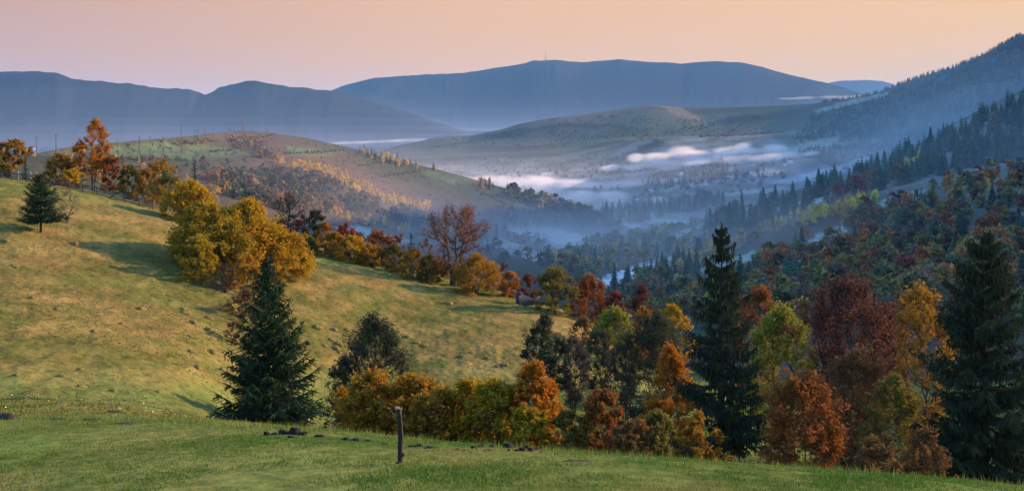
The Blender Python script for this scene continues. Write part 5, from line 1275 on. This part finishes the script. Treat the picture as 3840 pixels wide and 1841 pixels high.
# ------------------------------------------------------------------ grass
def grass_mat(name, ca, cb, cc):
    m, t = new_mat(name); N = t.nodes; L = t.links.new
    o = N.new('ShaderNodeOutputMaterial'); d = N.new('ShaderNodeBsdfDiffuse'); tr = N.new('ShaderNodeBsdfTranslucent'); ms = N.new('ShaderNodeMixShader'); ms.inputs[0].default_value = .3
    a = N.new('ShaderNodeAttribute'); a.attribute_name = 'leaf'; rp = N.new('ShaderNodeValToRGB'); e = rp.color_ramp.elements
    e[0].color = (*ca, 1); e[1].color = (*cc, 1); k = e.new(.5); k.color = (*cb, 1)
    L(a.outputs['Fac'], rp.inputs[0]); L(rp.outputs[0], d.inputs['Color']); L(rp.outputs[0], tr.inputs['Color']); L(d.outputs[0], ms.inputs[1]); L(tr.outputs[0], ms.inputs[2]); L(ms.outputs[0], o.inputs[0]); return m
def blades(name, n, y0, y1, u0, u1, hgt, wid, mat, power=1.0, seed=3, dryness=0.0, lean=.5):
    r = np.random.default_rng(seed)
    Y = np.exp(r.uniform(math.log(y0), math.log(y1), n)); U = r.uniform(u0, u1, n); X = (U - 1920) / F_PX * Y
    dn = .6 * fbm(X / 1.3, Y / 1.8, 91, 3) + .6 * fbm(X / .35, Y / .5, 93, 2); keep = r.random(n) < .8 + .7 * dn
    X, Y, dn = X[keep], Y[keep], dn[keep]; n = len(X)
    Z = height(X, Y) - .02
    h = hgt * (.5 + .9 * r.random(n)) * (1 + .6 * dn); w_ = wid * (.6 + .8 * r.random(n)); a = r.random(n) * 6.283
    l = r.normal(size=(n, 2)) * lean * h[:, None]; b = np.stack([np.cos(a), np.sin(a), np.zeros(n)], 1) * w_[:, None]
    P = np.stack([X, Y, Z], 1); tip = P + np.stack([l[:, 0], l[:, 1], h], 1)
    v = np.stack([P - b, P + b, tip], 1).reshape(-1, 3)
    t3 = np.arange(n * 3).reshape(n, 3)
    lf = np.clip(.45 + dryness + 1.5 * fbm(X / 3.5, Y / 5, 95, 4) + .22 * r.normal(size=n), 0, 1)
    me = mesh_np(name, v, t3, 3, [mat], None, {'leaf': ('FLOAT', np.repeat(lf, 3))})
    return tag(obj(name, me), kind='stuff')
GR1 = grass_mat('near grass', (.045, .110, .018), (.092, .150, .028), (.21, .19, .06))
GR2 = grass_mat('meadow grass', (.070, .095, .02), (.13, .115, .028), (.22, .155, .045))
blades('grass', 330000, 9, 43, -150, 3990, .055, .012, GR1)
blades('grass', 36000, 40, 95, -150, 2500, .07, .05, GR2, seed=5, dryness=.1)
blades('grass', 30000, 90, 195, -150, 2350, .09, .10, GR2, seed=7, dryness=.1)
def tufts(n, y0, y1, u0, u1, hgt, rad, k, mat, seed):
    r = np.random.default_rng(seed); Y = np.exp(r.uniform(math.log(y0), math.log(y1), n)); U = r.uniform(u0, u1, n); X = (U - 1920) / F_PX * Y
    keep = r.random(n) < .5 + 1.2 * fbm(X / 5, Y / 7, 99, 3); X, Y = X[keep], Y[keep]; n = len(X); sz = r.uniform(.5, 1.5, n)
    X = np.repeat(X, k) + r.normal(size=n * k) * rad * np.repeat(sz, k) * 1.3; Y = np.repeat(Y, k) + r.normal(size=n * k) * rad * np.repeat(sz, k); m = n * k
    Z = height(X, Y) - .02; h = hgt * np.repeat(sz, k) * r.uniform(.5, 1.1, m); a = r.random(m) * 6.283; b = np.stack([np.cos(a), np.sin(a), np.zeros(m)], 1) * (hgt * .12)
    P = np.stack([X, Y, Z], 1); tip = P + np.stack([r.normal(size=m) * h * .6, r.normal(size=m) * h * .6, h], 1)
    me = mesh_np('grass', np.stack([P - b, P + b, tip], 1).reshape(-1, 3), np.arange(m * 3).reshape(m, 3), 3, [mat], None, {'leaf': ('FLOAT', np.repeat(np.repeat(np.where(r.random(n) < .7, .05, .95), k) + .1 * r.random(m), 3))})
    tag(obj('grass', me), kind='stuff')
tufts(1300, 14, 42, -100, 3940, .085, .10, 16, GR1, 31)
tufts(1500, 42, 185, -100, 2350, .17, .22, 14, GR2, 33)
def crest_grass(n, seed):
    r = np.random.default_rng(seed); U = r.uniform(-100, 3940, n); cr = np.array(LINES[1], float)
    Y = np.interp(U, cr[:, 0], cr[:, 1]) + r.normal(size=n) * 1.6 - .8; X = (U - 1920) / F_PX * Y
    keep = r.random(n) < .35 + 1.1 * fbm(X / 1.5, Y, 97, 3); X, Y = X[keep], Y[keep]; n = len(X); Z = height(X, Y) - .03
    h = r.uniform(.07, .27, n); a = r.random(n) * 6.283; b = np.stack([np.cos(a), np.sin(a), np.zeros(n)], 1) * .011
    P = np.stack([X, Y, Z], 1); tip = P + np.stack([r.normal(size=n) * .12 * h * 2, r.normal(size=n) * .1 * h * 2, h], 1)
    me = mesh_np('grass', np.stack([P - b, P + b, tip], 1).reshape(-1, 3), np.arange(n * 3).reshape(n, 3), 3, [GR1], None, {'leaf': ('FLOAT', np.repeat(np.clip(.6 + .3 * r.normal(size=n), 0, 1), 3))})
    tag(obj('grass', me), kind='stuff')
crest_grass(16000, 21)
# seed heads and late flowers on the crest at the left
def flower_patch(n, u0, u1, v0, v1, seed):
    r = np.random.default_rng(seed); U = r.uniform(u0, u1, n); Vv = r.uniform(v0, v1, n); P = pick(U, Vv, 25, 60); P = P[~np.isnan(P[:, 0])]
    return P
STALK = plain_mat('dry stalk', (.16, .14, .06), (.24, .20, .10)); FL_Y = plain_mat('yellow petals', (.65, .45, .03), None, 5, .8, 0); FL_W = plain_mat('white seed head', (.6, .56, .52), None, 5, .8, 0); FL_D = plain_mat('dark seed head', (.05, .03, .035), None, 5, .8, 0); FL_P = plain_mat('lilac petals', (.40, .32, .52), None, 5, .8, 0)
def flower(p, h, mat, rad, label, group):
    root = tag(empty('flower', tuple(p)), label, 'flower', group)
    v, f = tubes([(np.array([(0, 0, -.05), (.01, 0, h * .6), (.03, 0, h)]), [.008, .007, .005])], 3); obj('stalk', mesh_np('stalk', v, f, 4, [STALK]), root)
    V, f3, f4 = lump(int(abs(p[0] * 100)), (rad, rad, rad * .75), .3, 7, 5); obj('flower_head', mesh_np('flower_head', V + np.array([.03, 0, h]), [f3, f4], None, [mat]), root)
for mat, n, w_, lab, box_, rad in ((FL_D, 34, '', 'dark seed head standing in the dry grass at the left', (110, 560, 1490, 1550), .035), (FL_Y, 9, '', 'small yellow flower in the turf at the left', (0, 620, 1465, 1590), .035),
                                   (FL_W, 7, '', 'white fluffy seed head in the dry grass at the left', (40, 460, 1480, 1530), .03), (FL_P, 3, '', 'lilac flower among the dark seed heads', (190, 300, 1480, 1510), .04),
                                   (FL_Y, 5, '', 'small yellow flower at the turf edge above the left heap of clods', (1140, 1400, 1596, 1625), .028)):
    FP = sorted(flower_patch(n, *box_, seed=n).tolist(), key=lambda p_: p_[0] / p_[1])
    for i, p in enumerate(FP):
        flower(p, random.uniform(.25, .5), mat, rad * random.uniform(.8, 1.2), ('leftmost ' if i == 0 else 'rightmost ' if i == len(FP) - 1 else ORD[min(i, 19)] + '-from-left ') + lab, lab.replace('flower', 'flowers').replace('seed head ', 'seed heads '))
print('done', round(time.time() - T0, 1))
